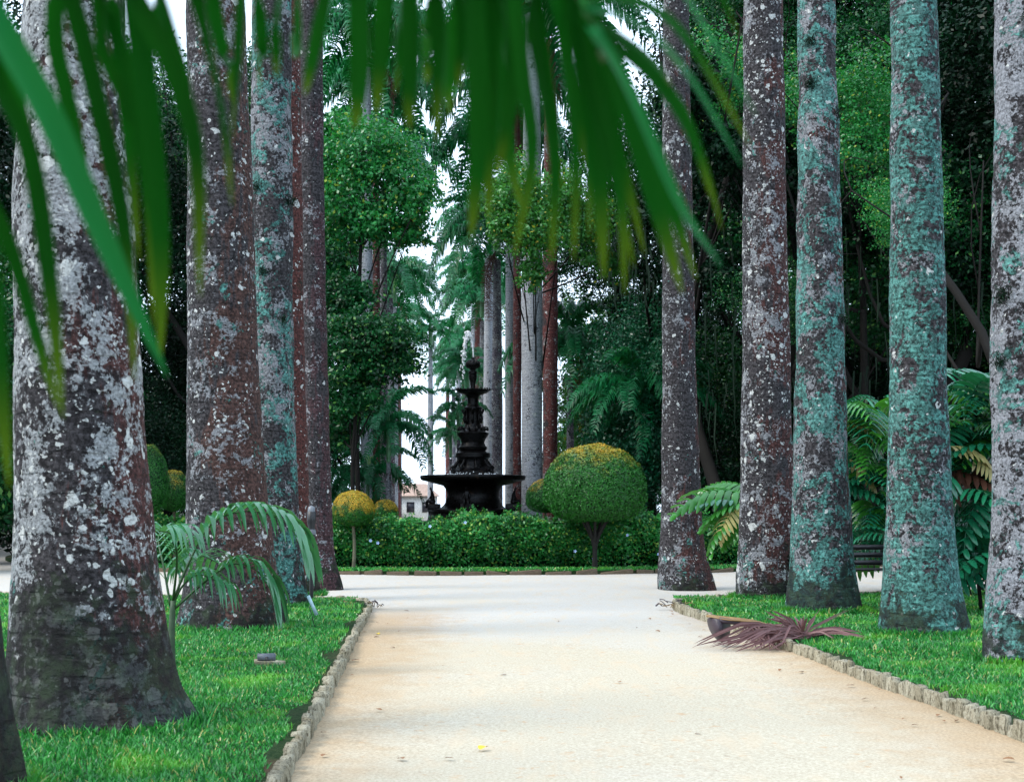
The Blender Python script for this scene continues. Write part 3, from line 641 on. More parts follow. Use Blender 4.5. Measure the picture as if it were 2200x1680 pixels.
# water: jet rising and falling to the left, drops
m = MB(); jt = [(fr(4), 0, fz(262)), (fr(0), 0, fz(190)), (fr(-12), 0, fz(110)), (fr(-30), 0, fz(72)), (fr(-52), 0, fz(95)), (fr(-68), 0, fz(190)), (fr(-80), 0, fz(340)), (fr(-88), 0, fz(520))]
cp = catmull(jt, 60); rd = np.interp(np.linspace(0, 1, 60), [0, .25, .42, .5, .6, 1], [.02, .035, .06, .05, .035, .015])*rng.uniform(.6, 1.3, 60); m.add(*tube(cp[:34], rd[:34], 8))
def drop(c, r):
    V, Q = lathe([(.001, -r), (r*.8, -r*.5), (r, 0), (r*.7, r*.8), (.001, r*1.4)], 6); return V+np.array(c), Q
for k in range(420):
    s = int(min(59, max(0, random.triangular(14, 59, 30)))); c = cp[s]+rng.normal(0, 1, 3)*[.035, .035, .06]; m.add(*drop(c, random.uniform(.012, .034)))
for k in range(260):
    a = random.random()*2*PI; m.add(*drop((fr(180+random.random()*40)*math.cos(a), fr(180+random.random()*40)*math.sin(a), fz(1232)+abs(random.gauss(0, .05))), random.uniform(.008, .02)))
ob('water_jet', m.get('jet', True), M['jet'], ft, kind='stuff')

# ------------------------------------------------------------------ far avenue palms
def frond_mesh(L=3.2, nl=46, ll=.75, sag=1.3, wd=.045, arch=.9, tw=0, seed=0):
    r = np.random.default_rng(seed); m = MB()
    pts = bez([(0, 0, 0), (L*.3, 0, arch), (L*.75, 0, arch*.7), (L*1.0, 0, -sag)], 14)
    m.add(*tube(pts, np.linspace(.04, .008, 14), 5, False))
    P_, T_ = frames(pts); Vs = []; Qs = []; k = 0
    for i in range(nl):
        s = .12+.87*i/(nl-1); f = s*13; a_ = int(min(12, f)); fr_ = f-a_; p = pts[a_]*(1-fr_)+pts[a_+1]*fr_; t = T_[a_]
        for sd_ in (-1, 1, -1, 1):
            l = ll*(math.sin(PI*(.12+.8*s))**.6)*r.uniform(.85, 1.1); w_ = wd*r.uniform(.7, 1.2)
            d0 = np.array([t[0]*.55+r.uniform(-.2, .2), sd_*.8, t[2]*.5+r.uniform(-.4, .7)]); d0 /= np.linalg.norm(d0)
            q0 = p; q1 = p+d0*l*.45; q2 = q1+(d0*.5+np.array([0, 0, -.75]))*l*.55
            sx = t*w_*.5
            Vs += [q0-sx*.5, q0+sx*.5, q1+sx, q1-sx, q2+sx*.15, q2-sx*.15]; Qs += [(k, k+1, k+2, k+3), (k+3, k+2, k+4, k+5)]; k += 6
    m.add(np.array(Vs), np.array(Qs)); return m.get('frond')
FR = [frond_mesh(4.2, 44, 1.05, 1.3, .125, 1.2, seed=1), frond_mesh(4.0, 42, 1.0, 2.4, .125, .7, seed=2), frond_mesh(3.6, 40, 1.0, 3.3, .125, .3, seed=3), frond_mesh(4.0, 44, 1.0, .2, .125, 1.9, seed=4)]
for f in FR: f.materials.append(M['palm'])
FD = frond_mesh(2.6, 34, .7, 3.2, .04, -.2, seed=5); FD.materials.append(M['palm_dead'])
FRY = frond_mesh(3.3, 40, .8, 1.6, .055, 1.0, seed=6); FRY.materials.append(M['palmY'])
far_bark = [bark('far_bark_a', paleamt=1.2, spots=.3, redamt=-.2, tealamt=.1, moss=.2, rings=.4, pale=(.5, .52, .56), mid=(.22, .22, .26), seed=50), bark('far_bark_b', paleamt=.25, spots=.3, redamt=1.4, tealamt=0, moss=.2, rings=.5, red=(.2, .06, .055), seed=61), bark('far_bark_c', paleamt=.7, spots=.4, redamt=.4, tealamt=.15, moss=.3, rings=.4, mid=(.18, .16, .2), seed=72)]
def palm_profile(h, r): return [(r*1.35, -.1), (r*1.12, .4), (r, 1.2), (r*.95, h*.25), (r, h*.45), (r*.82, h*.75), (r*.62, h*.98)]
def far_palm(px, D, h, r, bk, label, group, nf=15, dead=1, sc=1.0, tilt=0, yel=.07):
    x = (px-1100)*D/F
    t = thing('palm_tree', label, 'palm tree', (x, D, 0), group)
    pf = palm_profile(h, r); me = mesh('trunk', *lathe(pf, 20), smooth=True)
    o = ob('trunk', me, far_bark[bk], t)
    m = MB(); m.add(*lathe([(r*.62, h-.02), (r*.72, h+.3), (r*.6, h+1.1), (r*.25, h+1.8)], 14)); ob('crownshaft', m.get('cs', True), M['shaft'], t)
    a0 = random.random()*6
    nf = int(nf*1.4)
    for k in range(nf):
        a = a0+k*2.399; u = k/nf; me = FR[3] if u < .2 else FR[0] if u < .5 else FR[1] if u < .8 else FR[2]
        if random.random() < yel: me = FRY
        f = ob('frond', me, None, t); f.location = (0, 0, h+1.5-.25*u); f.rotation_euler = (random.uniform(-.2, .2), random.uniform(-.15, .15)-(.5 if u < .15 else 0), a); f.scale = (sc*random.uniform(.85, 1.15),)*3
    for k in range(dead):
        f = ob('dead_frond', FD, None, t); f.location = (r*.6*math.cos(k*2+a0), r*.6*math.sin(k*2+a0), h+.1); f.rotation_euler = (0, .5, k*2+a0); f.scale = (sc*.9,)*3
    t.rotation_euler = (random.uniform(-.012, .012), tilt, 0)
    return t
gR = 'far right row of the palm avenue'; gL = 'far left row of the palm avenue'
far_palm(1143, 52, 20.5, .40, 0, 'broad pale grey palm trunk beyond the fountain, just right of it', gR, 16)
far_palm(1182, 58, 21.5, .32, 1, 'reddish palm trunk beside the broad pale one, right of the fountain', gR, 15)
far_palm(1111, 64, 20, .20, 1, 'narrow red streaked palm trunk left of the broad pale one', gR, 15)
far_palm(1095, 70, 19, .24, 0, 'pale palm trunk behind the narrow red streaked one', gR, 15)
far_palm(1068, 76, 15.5, .31, 2, 'brown palm trunk with a hanging dead frond skirt right behind the fountain', gR, 15, 4)
for i, (px, D) in enumerate([(1050, 88), (1038, 98), (1027, 108), (1018, 118), (1008, 130), (998, 142), (986, 156), (974, 172), (962, 190)]):
    far_palm(px, D, 17.5+random.uniform(-1.5, 2)-(3 if i in (1, 4) else 0), .34, (0, 2, 1)[i % 3], 'distant palm in the dense right hand row seen behind the fountain', gR, 14, i % 2, .8)
far_palm(788, 60, 21, .27, 0, 'pale green white palm trunk rising behind the orange topped topiary', gL, 16)
far_palm(808, 68, 21, .20, 1, 'red brown palm trunk close beside the pale one, left row', gL, 15)
far_palm(824, 77, 20, .24, 2, 'greyish palm trunk furthest right of the left trio behind the topiary', gL, 15)
for i, (px, D, h) in enumerate([(838, 90, 15.5), (846, 104, 17), (853, 118, 15), (856, 134, 19)]):
    far_palm(px, D, h, .33, (2, 0, 1)[i % 3], 'distant palm of the left hand row beside the bright sky gap', gL, 14, i % 2, .85)
# low young palms by the gap
far_palm(835, 52, 3.4, .13, 2, 'young green palm with low arching fronds left of the sky gap', None, 13, 0, .5)
far_palm(790, 56, 1.6, .12, 2, 'low bushy palm behind the orange topped topiary', None, 11, 0, .5)
far_palm(968, 80, 4.6, .14, 2, 'small young palm against the sky left of the fountain', None, 12, 0, .36)
far_palm(985, 66, 7.6-2.6, .13, 2, 'young palm whose fronds show just left of the fountain stem', None, 11, 0, .34)
far_palm(1375, 50, 4.2, .14, 2, 'feathery young palm in the shade between dome topiary and slender trunk', None, 14, 0, .7, 0, 0)
far_palm(1225, 70, 8.5, .2, 2, 'green palm whose crown shows right of the avenue trunks', None, 14, 1, .9)

# ------------------------------------------------------------------ trees
tree('broadleaf_tree', 'rounded bright green tree on a thin dark trunk left of the sky gap', 'tree', P(775, 1210, 42)*[1, 1, 0], 9.5,
     [PL(790, 330, 42, 95, 80), PL(870, 400, 42, 70, 80), PL(740, 430, 42, 70, 70), PL(820, 480, 42, 90, 50), PL(730, 290, 43, 50, 55), PL(905, 430, 41, 35, 35), PL(690, 380, 43, 60, 90), PL(720, 520, 43, 60, 50), PL(880, 500, 42.5, 40, 35)], 30000, .125, M['leafA'], .09, nclump=150, clump=.17, asp=.6)
tree('broadleaf_tree', 'dark green spreading tree below the bright rounded one', 'tree', P(768, 1215, 39)*[1, 1, 0], 5,
     [PL(790, 730, 39, 95, 60), PL(850, 770, 39, 50, 45), PL(740, 640, 40, 60, 60), PL(760, 830, 39, 65, 70), PL(730, 920, 40, 40, 45), PL(720, 560, 41, 40, 50)], 28000, .12, M['leafB'], .08, nclump=140, clump=.17, asp=.6)
tree('broadleaf_tree', 'yellow green tree hanging in front of the pale avenue trunks', 'tree', P(1145, 1200, 55)*[1, 1, 0], 10,
     [PL(1110, 420, 45, 65, 75), PL(1150, 500, 45, 75, 60), PL(1210, 430, 46, 60, 70), PL(1080, 470, 45, 35, 50), PL(1145, 585, 45, 30, 40), PL(1275, 480, 46, 60, 60), PL(1320, 560, 47, 50, 40)], 26000, .12, M['leafY'], .10, nclump=150, clump=.17, asp=.6)
tree('broadleaf_tree', 'dense drooping blue green tree between dome topiary and slender trunk', 'tree', P(1400, 1195, 52)*[1, 1, 0], 7,
     [PL(1340, 760, 52, 75, 90), PL(1400, 690, 53, 70, 70), PL(1300, 880, 52, 60, 90), PL(1390, 900, 50, 70, 120), PL(1440, 800, 50, 60, 100), PL(1350, 1010, 50, 90, 80)], 38000, .13, M['leafT'], .2, nclump=120, clump=.2, droop=.25)
tree('broadleaf_tree', 'thin yellowish tree right of the reddish avenue trunk', 'tree', P(1245, 1150, 74)*[1, 1, 0], 9,
     [PL(1235, 700, 74, 45, 90), PL(1255, 850, 72, 45, 110), PL(1225, 950, 72, 40, 80), PL(1300, 680, 76, 50, 60)], 15000, .17, M['leafY'], .12, nclump=90, clump=.12)
# the dark woods: shared crowns
def crown_lib(seed, n, size, mat, droop=0, shape=None, nclump=60):
    L = []
    for k in range(9):
        a = rng.uniform(0, 2*PI); q = rng.uniform(.2, .75); L.append((q*math.cos(a), q*math.sin(a), rng.uniform(-.45, .5), .42, .42, .34))
    L.append((0, 0, .1, .6, .6, .5))
    me = lobecloud(L, n, size, .17, nclump, .55, droop).get('crown'); me.materials.append(mat); return me
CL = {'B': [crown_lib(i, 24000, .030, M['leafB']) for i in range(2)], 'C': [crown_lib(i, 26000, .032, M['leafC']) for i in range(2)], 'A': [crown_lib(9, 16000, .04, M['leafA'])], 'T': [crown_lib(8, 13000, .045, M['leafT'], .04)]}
TK = limb_mesh((0, 0, -.05), (0, 0, 1.0), [(.2, .1, 1.1, .2, .2, .2), (-.2, .1, 1.05, .2, .2, .2), (.05, -.2, 1.15, .2, .2, .2)], .017).get('trunk', True); TK.materials.append(M['wood'])
def wood_tree(x, D, zc, rad, kind, label, group, rz=None, sq=1):
    t = thing('broadleaf_tree', label, 'tree', (x, D, .02), group)
    c = ob('crown', random.choice(CL[kind]), None, t); c.location = (0, 0, zc); c.scale = (rad, rad, rad*sq); c.rotation_euler.z = random.random()*6 if rz is None else rz
    k = ob('trunk', TK, None, t); s = max(.5, zc-rad*.1); k.scale = (s, s, s); k.rotation_euler.z = random.random()*6
    return t
gw = 'trees of the dark wood behind the palms'
LR = 'dark broadleaf tree in the shady wood behind the right hand trunks'
LL = 'dark broadleaf tree in the shady wood behind the left hand trunks'
LF = 'distant broadleaf tree beyond the far palm rows'
LB = 'brighter green tree behind the right hand trunks'
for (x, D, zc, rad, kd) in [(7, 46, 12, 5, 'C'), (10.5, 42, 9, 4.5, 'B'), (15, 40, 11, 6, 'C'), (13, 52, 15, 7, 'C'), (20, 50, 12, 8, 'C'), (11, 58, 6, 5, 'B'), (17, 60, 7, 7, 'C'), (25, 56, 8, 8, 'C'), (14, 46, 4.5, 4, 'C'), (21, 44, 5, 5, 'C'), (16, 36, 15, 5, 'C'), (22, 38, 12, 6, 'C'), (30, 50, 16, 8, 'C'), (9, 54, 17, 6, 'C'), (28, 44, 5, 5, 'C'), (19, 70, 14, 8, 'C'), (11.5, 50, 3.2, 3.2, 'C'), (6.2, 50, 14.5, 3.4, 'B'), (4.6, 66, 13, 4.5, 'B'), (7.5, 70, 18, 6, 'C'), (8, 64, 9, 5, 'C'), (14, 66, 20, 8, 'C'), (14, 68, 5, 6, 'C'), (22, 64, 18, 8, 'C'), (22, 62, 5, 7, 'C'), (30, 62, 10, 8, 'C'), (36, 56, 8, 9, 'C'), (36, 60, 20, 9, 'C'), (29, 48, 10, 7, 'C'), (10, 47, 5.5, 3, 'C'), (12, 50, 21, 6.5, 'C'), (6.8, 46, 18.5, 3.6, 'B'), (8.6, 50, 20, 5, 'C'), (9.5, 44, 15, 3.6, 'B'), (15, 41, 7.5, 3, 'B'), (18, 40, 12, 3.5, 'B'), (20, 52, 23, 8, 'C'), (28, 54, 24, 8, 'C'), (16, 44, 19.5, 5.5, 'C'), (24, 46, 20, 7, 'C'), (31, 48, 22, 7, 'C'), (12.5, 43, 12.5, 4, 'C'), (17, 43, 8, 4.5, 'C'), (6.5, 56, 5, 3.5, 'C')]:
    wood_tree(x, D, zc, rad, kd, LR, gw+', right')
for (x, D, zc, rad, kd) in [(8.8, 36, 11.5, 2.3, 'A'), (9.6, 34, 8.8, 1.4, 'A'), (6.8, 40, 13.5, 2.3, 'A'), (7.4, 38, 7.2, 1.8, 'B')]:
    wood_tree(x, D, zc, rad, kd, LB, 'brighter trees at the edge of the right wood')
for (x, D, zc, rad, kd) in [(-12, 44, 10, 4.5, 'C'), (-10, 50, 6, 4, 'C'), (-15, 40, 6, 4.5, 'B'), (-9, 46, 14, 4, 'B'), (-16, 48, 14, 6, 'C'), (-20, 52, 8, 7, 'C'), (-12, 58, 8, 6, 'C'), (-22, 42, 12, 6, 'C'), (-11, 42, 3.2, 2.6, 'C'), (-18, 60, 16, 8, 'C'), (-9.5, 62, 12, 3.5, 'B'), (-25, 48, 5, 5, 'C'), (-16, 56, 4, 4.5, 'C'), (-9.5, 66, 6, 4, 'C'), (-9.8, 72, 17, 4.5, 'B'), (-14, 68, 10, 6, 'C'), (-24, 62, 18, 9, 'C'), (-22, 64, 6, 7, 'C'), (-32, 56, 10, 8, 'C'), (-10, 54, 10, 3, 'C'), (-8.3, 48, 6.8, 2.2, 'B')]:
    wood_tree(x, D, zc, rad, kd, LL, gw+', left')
for k in range(46):
    s = -1 if k % 2 else 1; D = random.uniform(75, 190); ax = -1.4-.075*(D-50); x = ax+s*random.uniform(9.5+ (D-75)*.03, 42); r = random.uniform(5, 8)
    if s < 0: x = min(x, (830-1100)*D/F-r)
    wood_tree(x, D, random.uniform(4, 12), r, random.choice('BBTC'), LF, 'distant trees beyond the avenue')
# understory shrubs
SH = [crown_lib(20+i, 9000, .07, M[k_]) for i, k_ in enumerate(('leafC', 'leafB'))]
for (px, D, zc, rad, k_, lb) in [(2090, 24.5, .9, 1.3, 0, 'dark shrub behind the big drooping leaves at the right'), (2200, 22, 1.0, 1.4, 0, 'dark shrub behind the pale grey right edge trunk'), (1990, 27.5, 1.1, 1.2, 0, 'dark shrub behind the blue green speckled trunk'),
                                 (40, 42, 1.5, 2.6, 0, 'dark shrub at the far left edge beyond the path'), (160, 44, 1.5, 2.6, 0, 'dark shrub hidden behind the massive left trunk'), (1560, 44, 1.6, 2.0, 0, 'black green shrub between the slender and the spotted trunk'), (1720, 46, 1.8, 2.8, 0, 'shaded shrub between the spotted and the mottled trunk'), (-60, 36, 2.5, 2.6, 1, 'leafy bush at the left picture edge')]:
    t = thing('shrub', lb, 'shrub', ((px-1100)*D/F, D, .05)); c = ob('foliage', SH[k_], None, t); c.location = (0, 0, zc); c.scale = (rad,)*3; c.rotation_euler.z = random.random()*6
    k = ob('stem', TK, None, t); k.scale = (zc*.8,)*3
# hanging moss draped from the right hand wood
mm = MB()
for k in range(260):
    if k % 4: x = random.uniform(1500, 2130); y = random.uniform(480, 900); D = random.uniform(36, 42)
    else: x = random.uniform(1285, 1420); y = random.uniform(480, 640); D = random.uniform(36, 40)
    p = P(x, y, D); L = random.uniform(.5, 1.6) if k % 4 else random.uniform(.25, .8); w0 = random.uniform(.01, .03)
    pts = np.array([p, p+[random.uniform(-.06, .06), 0, -L*.5], p+[random.uniform(-.1, .1), 0, -L]])
    V = []; 
    for i, q in enumerate(pts): ww = w0*(1, .8, .1)[i]; V += [q-[ww, 0, 0], q+[ww, random.uniform(-.02, .02), 0]]
    mm.add(np.array(V), np.array([(0, 1, 3, 2), (2, 3, 5, 4)]))
o = tree('mossy_tree', 'old dark tree with crooked limbs and hanging grey moss, right of centre', 'tree', (9.8, 39, 0), 8,
     [PL(1650, 420, 39, 80, 60), PL(1550, 330, 38, 60, 60), PL(1850, 480, 39, 110, 60), PL(2080, 560, 39, 90, 70), PL(1560, 600, 39, 50, 60), PL(1480, 180, 38, 60, 90), PL(1860, 300, 37.5, 60, 25)], 30000, .15, M['leafC'], .16, nclump=150, twigs=3)
q = ob('hanging_moss', mm.get('moss'), M['moss'], o, kind='stuff'); q.location = (-9.8, -39, 0)

# ------------------------------------------------------------------ split-leaf climbers at the right
def split_leaf(L=1.0, nl=9, seed=0, droop=.35):
    r = np.random.default_rng(seed); m = MB(); mid = bez([(0, 0, 0), (L*.35, 0, .10*L), (L*.7, 0, .02*L), (L, 0, -droop*L)], 12); m.add(*tube(mid, np.linspace(.012, .004, 12), 5, False))
    for i in range(nl):
        s = .06+.9*i/(nl-1); f = s*11; a_ = int(min(10, f)); p = mid[a_]*(1-f+a_)+mid[a_+1]*(f-a_)
        prof = math.sin(PI*(.28+.66*s)); l = L*.42*prof+.04
        for sd_ in (-1, 1):
            ll = l*r.uniform(.85, 1.1); w_ = L*.92/nl*.5
            d = np.array([.25+.5*s, sd_*.9, 0.05]); d /= np.linalg.norm(d); wv = np.array([1, 0, 0.])*w_
            rows = []
            for t, wk in ((0, .95), (.3, .98), (.55, 1.0), (.8, .85), (1., .15)):
                c = p+d*ll*t+np.array([0, 0, -.55*ll*t*t-.0]); rows.append((c-wv*wk, c+np.array([0, 0, .012]), c+wv*wk))
            V = np.array([v for rw in rows for v in rw]); Q = []
            for j in range(4):
                for h_ in range(2): b = j*3+h_; Q.append((b, b+1, b+4, b+3))
            m.add(V, np.array(Q))
    return m.get('leaf', True)
gl1 = leaf_mat('glossy_leaf', (.002, .055, .028), (.016, .19, .09), .22, .15, .8); gl2 = leaf_mat('glossy_leaf_green', (.01, .10, .012), (.05, .27, .03), .28, .25, .7); gl3 = leaf_mat('yellowing_leaf', (.32, .30, .08), (.5, .42, .22), .5, .3, .4)
gl4 = leaf_mat('withered_leaf', (.03, .012, .008), (.08, .03, .015), .7, .1, .2)
SL = []
for mt in (gl1, gl2, gl3, gl4):
    g_ = []
    for k in range(2): me = split_leaf(1, 9, k+3, .25+.2*k); me.materials.append(mt); g_.append(me)
    SL.append(g_)
def climber(label, cx_, D, leaves, stem_pts):
    base = P(cx_, 1095, D); base[2] = .08
    t = thing('split_leaf_climber', label, 'plant', tuple(base), 'split leaf climbers at the right')
    ob('stem', mesh('stem', *tube([np.array(p)-base for p in catmull([P(a, b, D+.3) for a, b in stem_pts], 12)], .03, 7), smooth=True), M['wood'], t)
    for (px, py, dd, yaw, pit, sz, mt) in leaves:
        p = P(px, py, D+dd)-base; o = ob('leaf', SL[mt][random.randint(0, 1)], None, t); o.location = tuple(p); o.scale = (sz,)*3
        o.rotation_euler = (random.uniform(-.5, .5), -pit, yaw)
lv = [(2150, 1185, -.6, PI+.35, -.25, 1.05, 0), (2110, 1215, -.2, PI+.2, -.5, .9, 0)]
def rand_leaves(n, x0, x1, y0, y1, f):
    out = []
    for i in range(n):
        x = random.uniform(x0, x1); y = random.uniform(y0, y1)
        out.append((x, y, random.uniform(-.6, .8), random.uniform(PI*.75, PI*2.25), random.uniform(-.7, .35), random.uniform(.6, 1.0), f(x, y)))
    return out
def fm(x, y):
    if y < 950: return random.choice((1, 1, 0, 0, 1))
    if 905 < y < 990: return random.choice((2, 1, 0, 0, 1))
    return random.choice((0, 0, 0, 1))
lv += [(2040, 830, -.3, .2, .3, .75, 0), (2050, 800, -.4, .5, .1, .85, 0), (2080, 860, -.4, -1.4, .6, .8, 0), (2150, 960, -.5, PI, 0, .9, 0), (2040, 960, -.5, 0, -.1, .6, 2), (2090, 985, -.4, -.4, -.5, .5, 2)]
lv += rand_leaves(40, 2010, 2180, 800, 960, fm)+rand_leaves(14, 2020, 2160, 990, 1060, lambda x, y: random.choice((3, 0, 3, 0)))+rand_leaves(26, 2020, 2190, 1050, 1230, lambda x, y: 0)
climber('big split leaf climber between the speckled trunk and the right edge trunk', 2105, 20.5, lv, [(2110, 1330), (2090, 1100), (2100, 820)])
lv = [(1815, 905, -.3, -.3, -.3, .6, 2), (1850, 900, -.4, -.8, -.4, .5, 2)]+rand_leaves(52, 1800, 1930, 850, 1000, fm)+rand_leaves(50, 1800, 1950, 1000, 1210, lambda x, y: random.choice((0, 0, 0, 1)))
climber('glossy split leaf climber between mottled and speckled trunks, above the bench', 1865, 26.8, lv, [(1905, 1300), (1895, 1130), (1860, 880)])
lv = [(1590, 1060, -.4, PI+.1, .05, 1.15, 1), (1600, 1080, -.6, PI-.2, -.35, .9, 1), (1610, 1050, -.3, PI-.5, .2, .9, 1), (1590, 1090, -.6, PI+.5, -.6, .7, 2), (1605, 1100, -.2, PI+.3, -.7, .8, 1), (1580, 1075, -.5, PI, .0, .8, 0)]+rand_leaves(8, 1580, 1640, 1040, 1120, lambda x, y: 1)
climber('split leaf plant reaching out left from behind the white spotted trunk', 1625, 25.6, lv, [(1650, 1280), (1640, 1150), (1615, 1060)])

# ------------------------------------------------------------------ bench behind the right hand trunks
M['iron'] = plain('black_iron', (.012, .012, .014), .45, .5)
bp = P(1862, 1095, 25.3); bn = thing('park_bench', 'black park bench with scrolled iron legs between two right hand trunks', 'bench', (bp[0], 25.3, LZ)); bn.rotation_euler.z = .12
for k in range(4): o = ob('seat_slat', mesh('sl', *box(0, 0, 0, 1.5, .09, .03)), M['iron'], bn); o.location = (0, -.2+k*.12, .44)
for k in range(3): o = ob('back_slat', mesh('sl', *box(0, 0, 0, 1.5, .025, .09)), M['iron'], bn); o.location = (0, .25+k*.035, .55+k*.14); o.rotation_euler.x = -.2
for s in (-1, 1):
    m = MB(); x = s*.66
    for pp in ([(x, -.22, .43), (x, -.28, .25), (x, -.18, .12), (x, -.3, 0)], [(x, .2, .43), (x, .26, .25), (x, .16, .12), (x, .3, 0)], [(x, .22, .42), (x, .27, .65), (x, .36, .92)], [(x, -.24, .2), (x, -.05, .3), (x, .05, .12), (x, .22, .2)], [(x, -.22, .44), (x, -.3, .62), (x, -.1, .68), (x, .28, .66)]):
        m.add(*tube(catmull(pp, 12), .022, 7))
    ob('iron_leg', m.get('leg', True), M['iron'], bn)

# ------------------------------------------------------------------ lamp stake, ground light, plant tag
p = P(669, 1095, 23.3); t = thing('spotlight_post', 'short black spotlight post with bright caps before the mossy left trunk', 'spotlight', (p[0], 23.3, LZ))
k = 23.3/F
wm = plain('white_cap', (.14, .15, .17), .3)
z0 = lambda y: H-(y-1095)*k-LZ
ob('post', mesh('post', *lathe([(.03, 0), (.035, z0(1280)), (.03, z0(1200))], 12), smooth=True), M['iron'], t)
ob('lamp_body', mesh('lb', *lathe([(.03, z0(1200)), (.06, z0(1180)), (.075, z0(1150)), (.055, z0(1135)), (.075, z0(1120)), (.078, z0(1100)), (.02, z0(1096))], 16), smooth=True), M['iron'], t)
ob('cap', mesh('cp', *lathe([(.062, z0(1099)), (.06, z0(1090)), (.01, z0(1086))], 12), smooth=True), wm, t)
ob('band', mesh('bd', *lathe([(.076, z0(1148)), (.08, z0(1142)), (.07, z0(1137))], 12), smooth=True), wm, t)
p = P(580, 1450, 13.6); t = thing('ground_light', 'small grey floodlight lying on a pale stone slab in the left lawn', 'floodlight', (p[0], 13.6, LZ))
o = ob('slab', mesh('sb', *box(0, 0, .02, .30, .2, .05, .2, .008)), M['stone'], t); bevel(o, .01)
o = ob('lamp_housing', mesh('lh', *lathe([(.002, -.09), (.035, -.085), (.038, .085), (.002, .09)], 14), smooth=True), plain('grey_metal', (.10, .11, .13), .4), t); o.rotation_euler = (0, R(90), .15); o.location = (-.03, -.02, .085)
o = ob('lamp_bracket', mesh('lbk', *box(-.02, -.03, .06, .03, .06, .06)), M['iron'], t)
p = P(672, 1365, 17.9); t = thing('plant_tag', 'thin bent wire stake with a pale plant tag in the left lawn', 'plant tag', (p[0], 17.9, LZ))
ob('wire', mesh('w', *tube([np.array(P(a, b, 17.9))-np.array([p[0], 17.9, LZ]) for a, b in ((673, 1370), (675, 1345), (670, 1320), (664, 1303))], .006, 6), smooth=True), M['iron'], t)
o = ob('tag_plate', mesh('tp', *box(0, 0, 0, .045, .006, .27)), plain('pale_tag', (.35, .5, .55), .4), t); q = P(668, 1300, 17.88); o.location = (q[0]-p[0]+.02, -.03, q[2]-LZ); o.rotation_euler.y = -R(24)

# ------------------------------------------------------------------ young palm in front of the second trunk
def leaflet(pts, wd, fold=.25, nrm=(0, -1, .6), n=9, base=.35, tp=3.2):
    c = catmull(pts, n); _, T_ = frames(c); nrm = np.array(nrm, float); V = []
    for i in range(n):
        u = i/(n-1); ww = wd*.5*(base+(1-base)*math.sin(min(1, u*2.2)*PI/2))*(1-u**tp)+.0006; s = np.cross(T_[i], nrm); s /= np.linalg.norm(s)+1e-9; up = np.cross(s, T_[i])
        V += [c[i]-s*ww+up*fold*ww, c[i], c[i]+s*ww+up*fold*ww]
    Q = [(i*3+h_, i*3+h_+1, i*3+h_+4, i*3+h_+3) for i in range(n-1) for h_ in range(2)]
    return np.array(V), np.array(Q)
yp = leaf_mat('young_palm_leaf', (.015, .11, .04), (.06, .24, .11), .2, .3, 1.0, big=3)
YB = P(370, 1440, 13.6); YB[2] = LZ
t = thing('young_palm', 'young palm with arching glossy fronds between the two big left trunks', 'palm', tuple(YB))
rel = lambda x, y, d=0: P(x, y, 13.6+d)-YB
m = MB()
for pp, rr_ in (([rel(370, 1460), rel(368, 1380), rel(372, 1290)], .045), ([rel(365, 1440, .1), rel(352, 1330, .1), rel(345, 1270, .2)], .02)): m.add(*tube(catmull(pp, 10), np.linspace(rr_, rr_*.6, 10), 8))
ob('stem', m.get('stem', True), plain('palm_stem', (.04, .07, .035), .6), t)
def yfrond(path, n, ll, wd, s0=.25, dz=.5, spread=.8, seed=0, dy=-.35):
    r = np.random.default_rng(seed); c = catmull(path, 24); _, T_ = frames(c)
    f = ob('frond', mesh('rachis', *tube(c, np.linspace(.014, .004, 24), 6), smooth=True), M['rachis'], t)
    for i in range(n):
        s = s0+(1-s0)*i/(n-1); k_ = int(s*23); p_ = c[k_]; tt = T_[k_]
        for sd_ in (-1, 1):
            side = np.cross(tt, [0, 0, 1]); side /= np.linalg.norm(side)+1e-9
            l = ll*(.55+.6*math.sin(PI*min(1, .15+.75*(s-s0)/(1-s0))))*r.uniform(.85, 1.1)
            d = tt*.65+side*sd_*spread+np.array([0, 0, .35]); d /= np.linalg.norm(d)
            e1 = p_+d*l*.45; e2 = p_+d*l*.8+np.array([0, 0, -dz*l*.45]); e3 = p_+d*l+np.array([0, 0, -dz*l*1.15])
            ob('leaflet', mesh('leaflet', *leaflet([p_, e1, e2, e3], wd*r.uniform(.8, 1.2), .2, (0, 0, 1), 8), smooth=True), yp, f)
yfrond([rel(372, 1290), rel(410, 1200), rel(455, 1125), rel(530, 1098), rel(610, 1120), rel(650, 1175)], 19, 0.425, 0.071, .28, .8, .6, 1)
yfrond([rel(372, 1310), rel(440, 1250), rel(500, 1212), rel(550, 1225), rel(578, 1262)], 13, 0.375, 0.054, .35, .9, .5, 2)
yfrond([rel(372, 1290), rel(380, 1200, -.2), rel(370, 1150, -.5), rel(340, 1140, -.8)], 13, 0.425, 0.051, .3, .7, .8, 3)
yfrond([rel(372, 1300), rel(395, 1230, .2), rel(430, 1195, .5), rel(470, 1210, .8)], 11, 0.400, 0.051, .3, .9, .8, 4)
yfrond([rel(366, 1300), rel(352, 1220, .1), rel(340, 1160, .3), rel(350, 1135, .6)], 10, 0.425, 0.051, .25, .6, .9, 5)
yfrond([rel(370, 1300), rel(395, 1255), rel(430, 1235), rel(480, 1255)], 9, 0.325, 0.044, .35, 1.0, .6, 6)

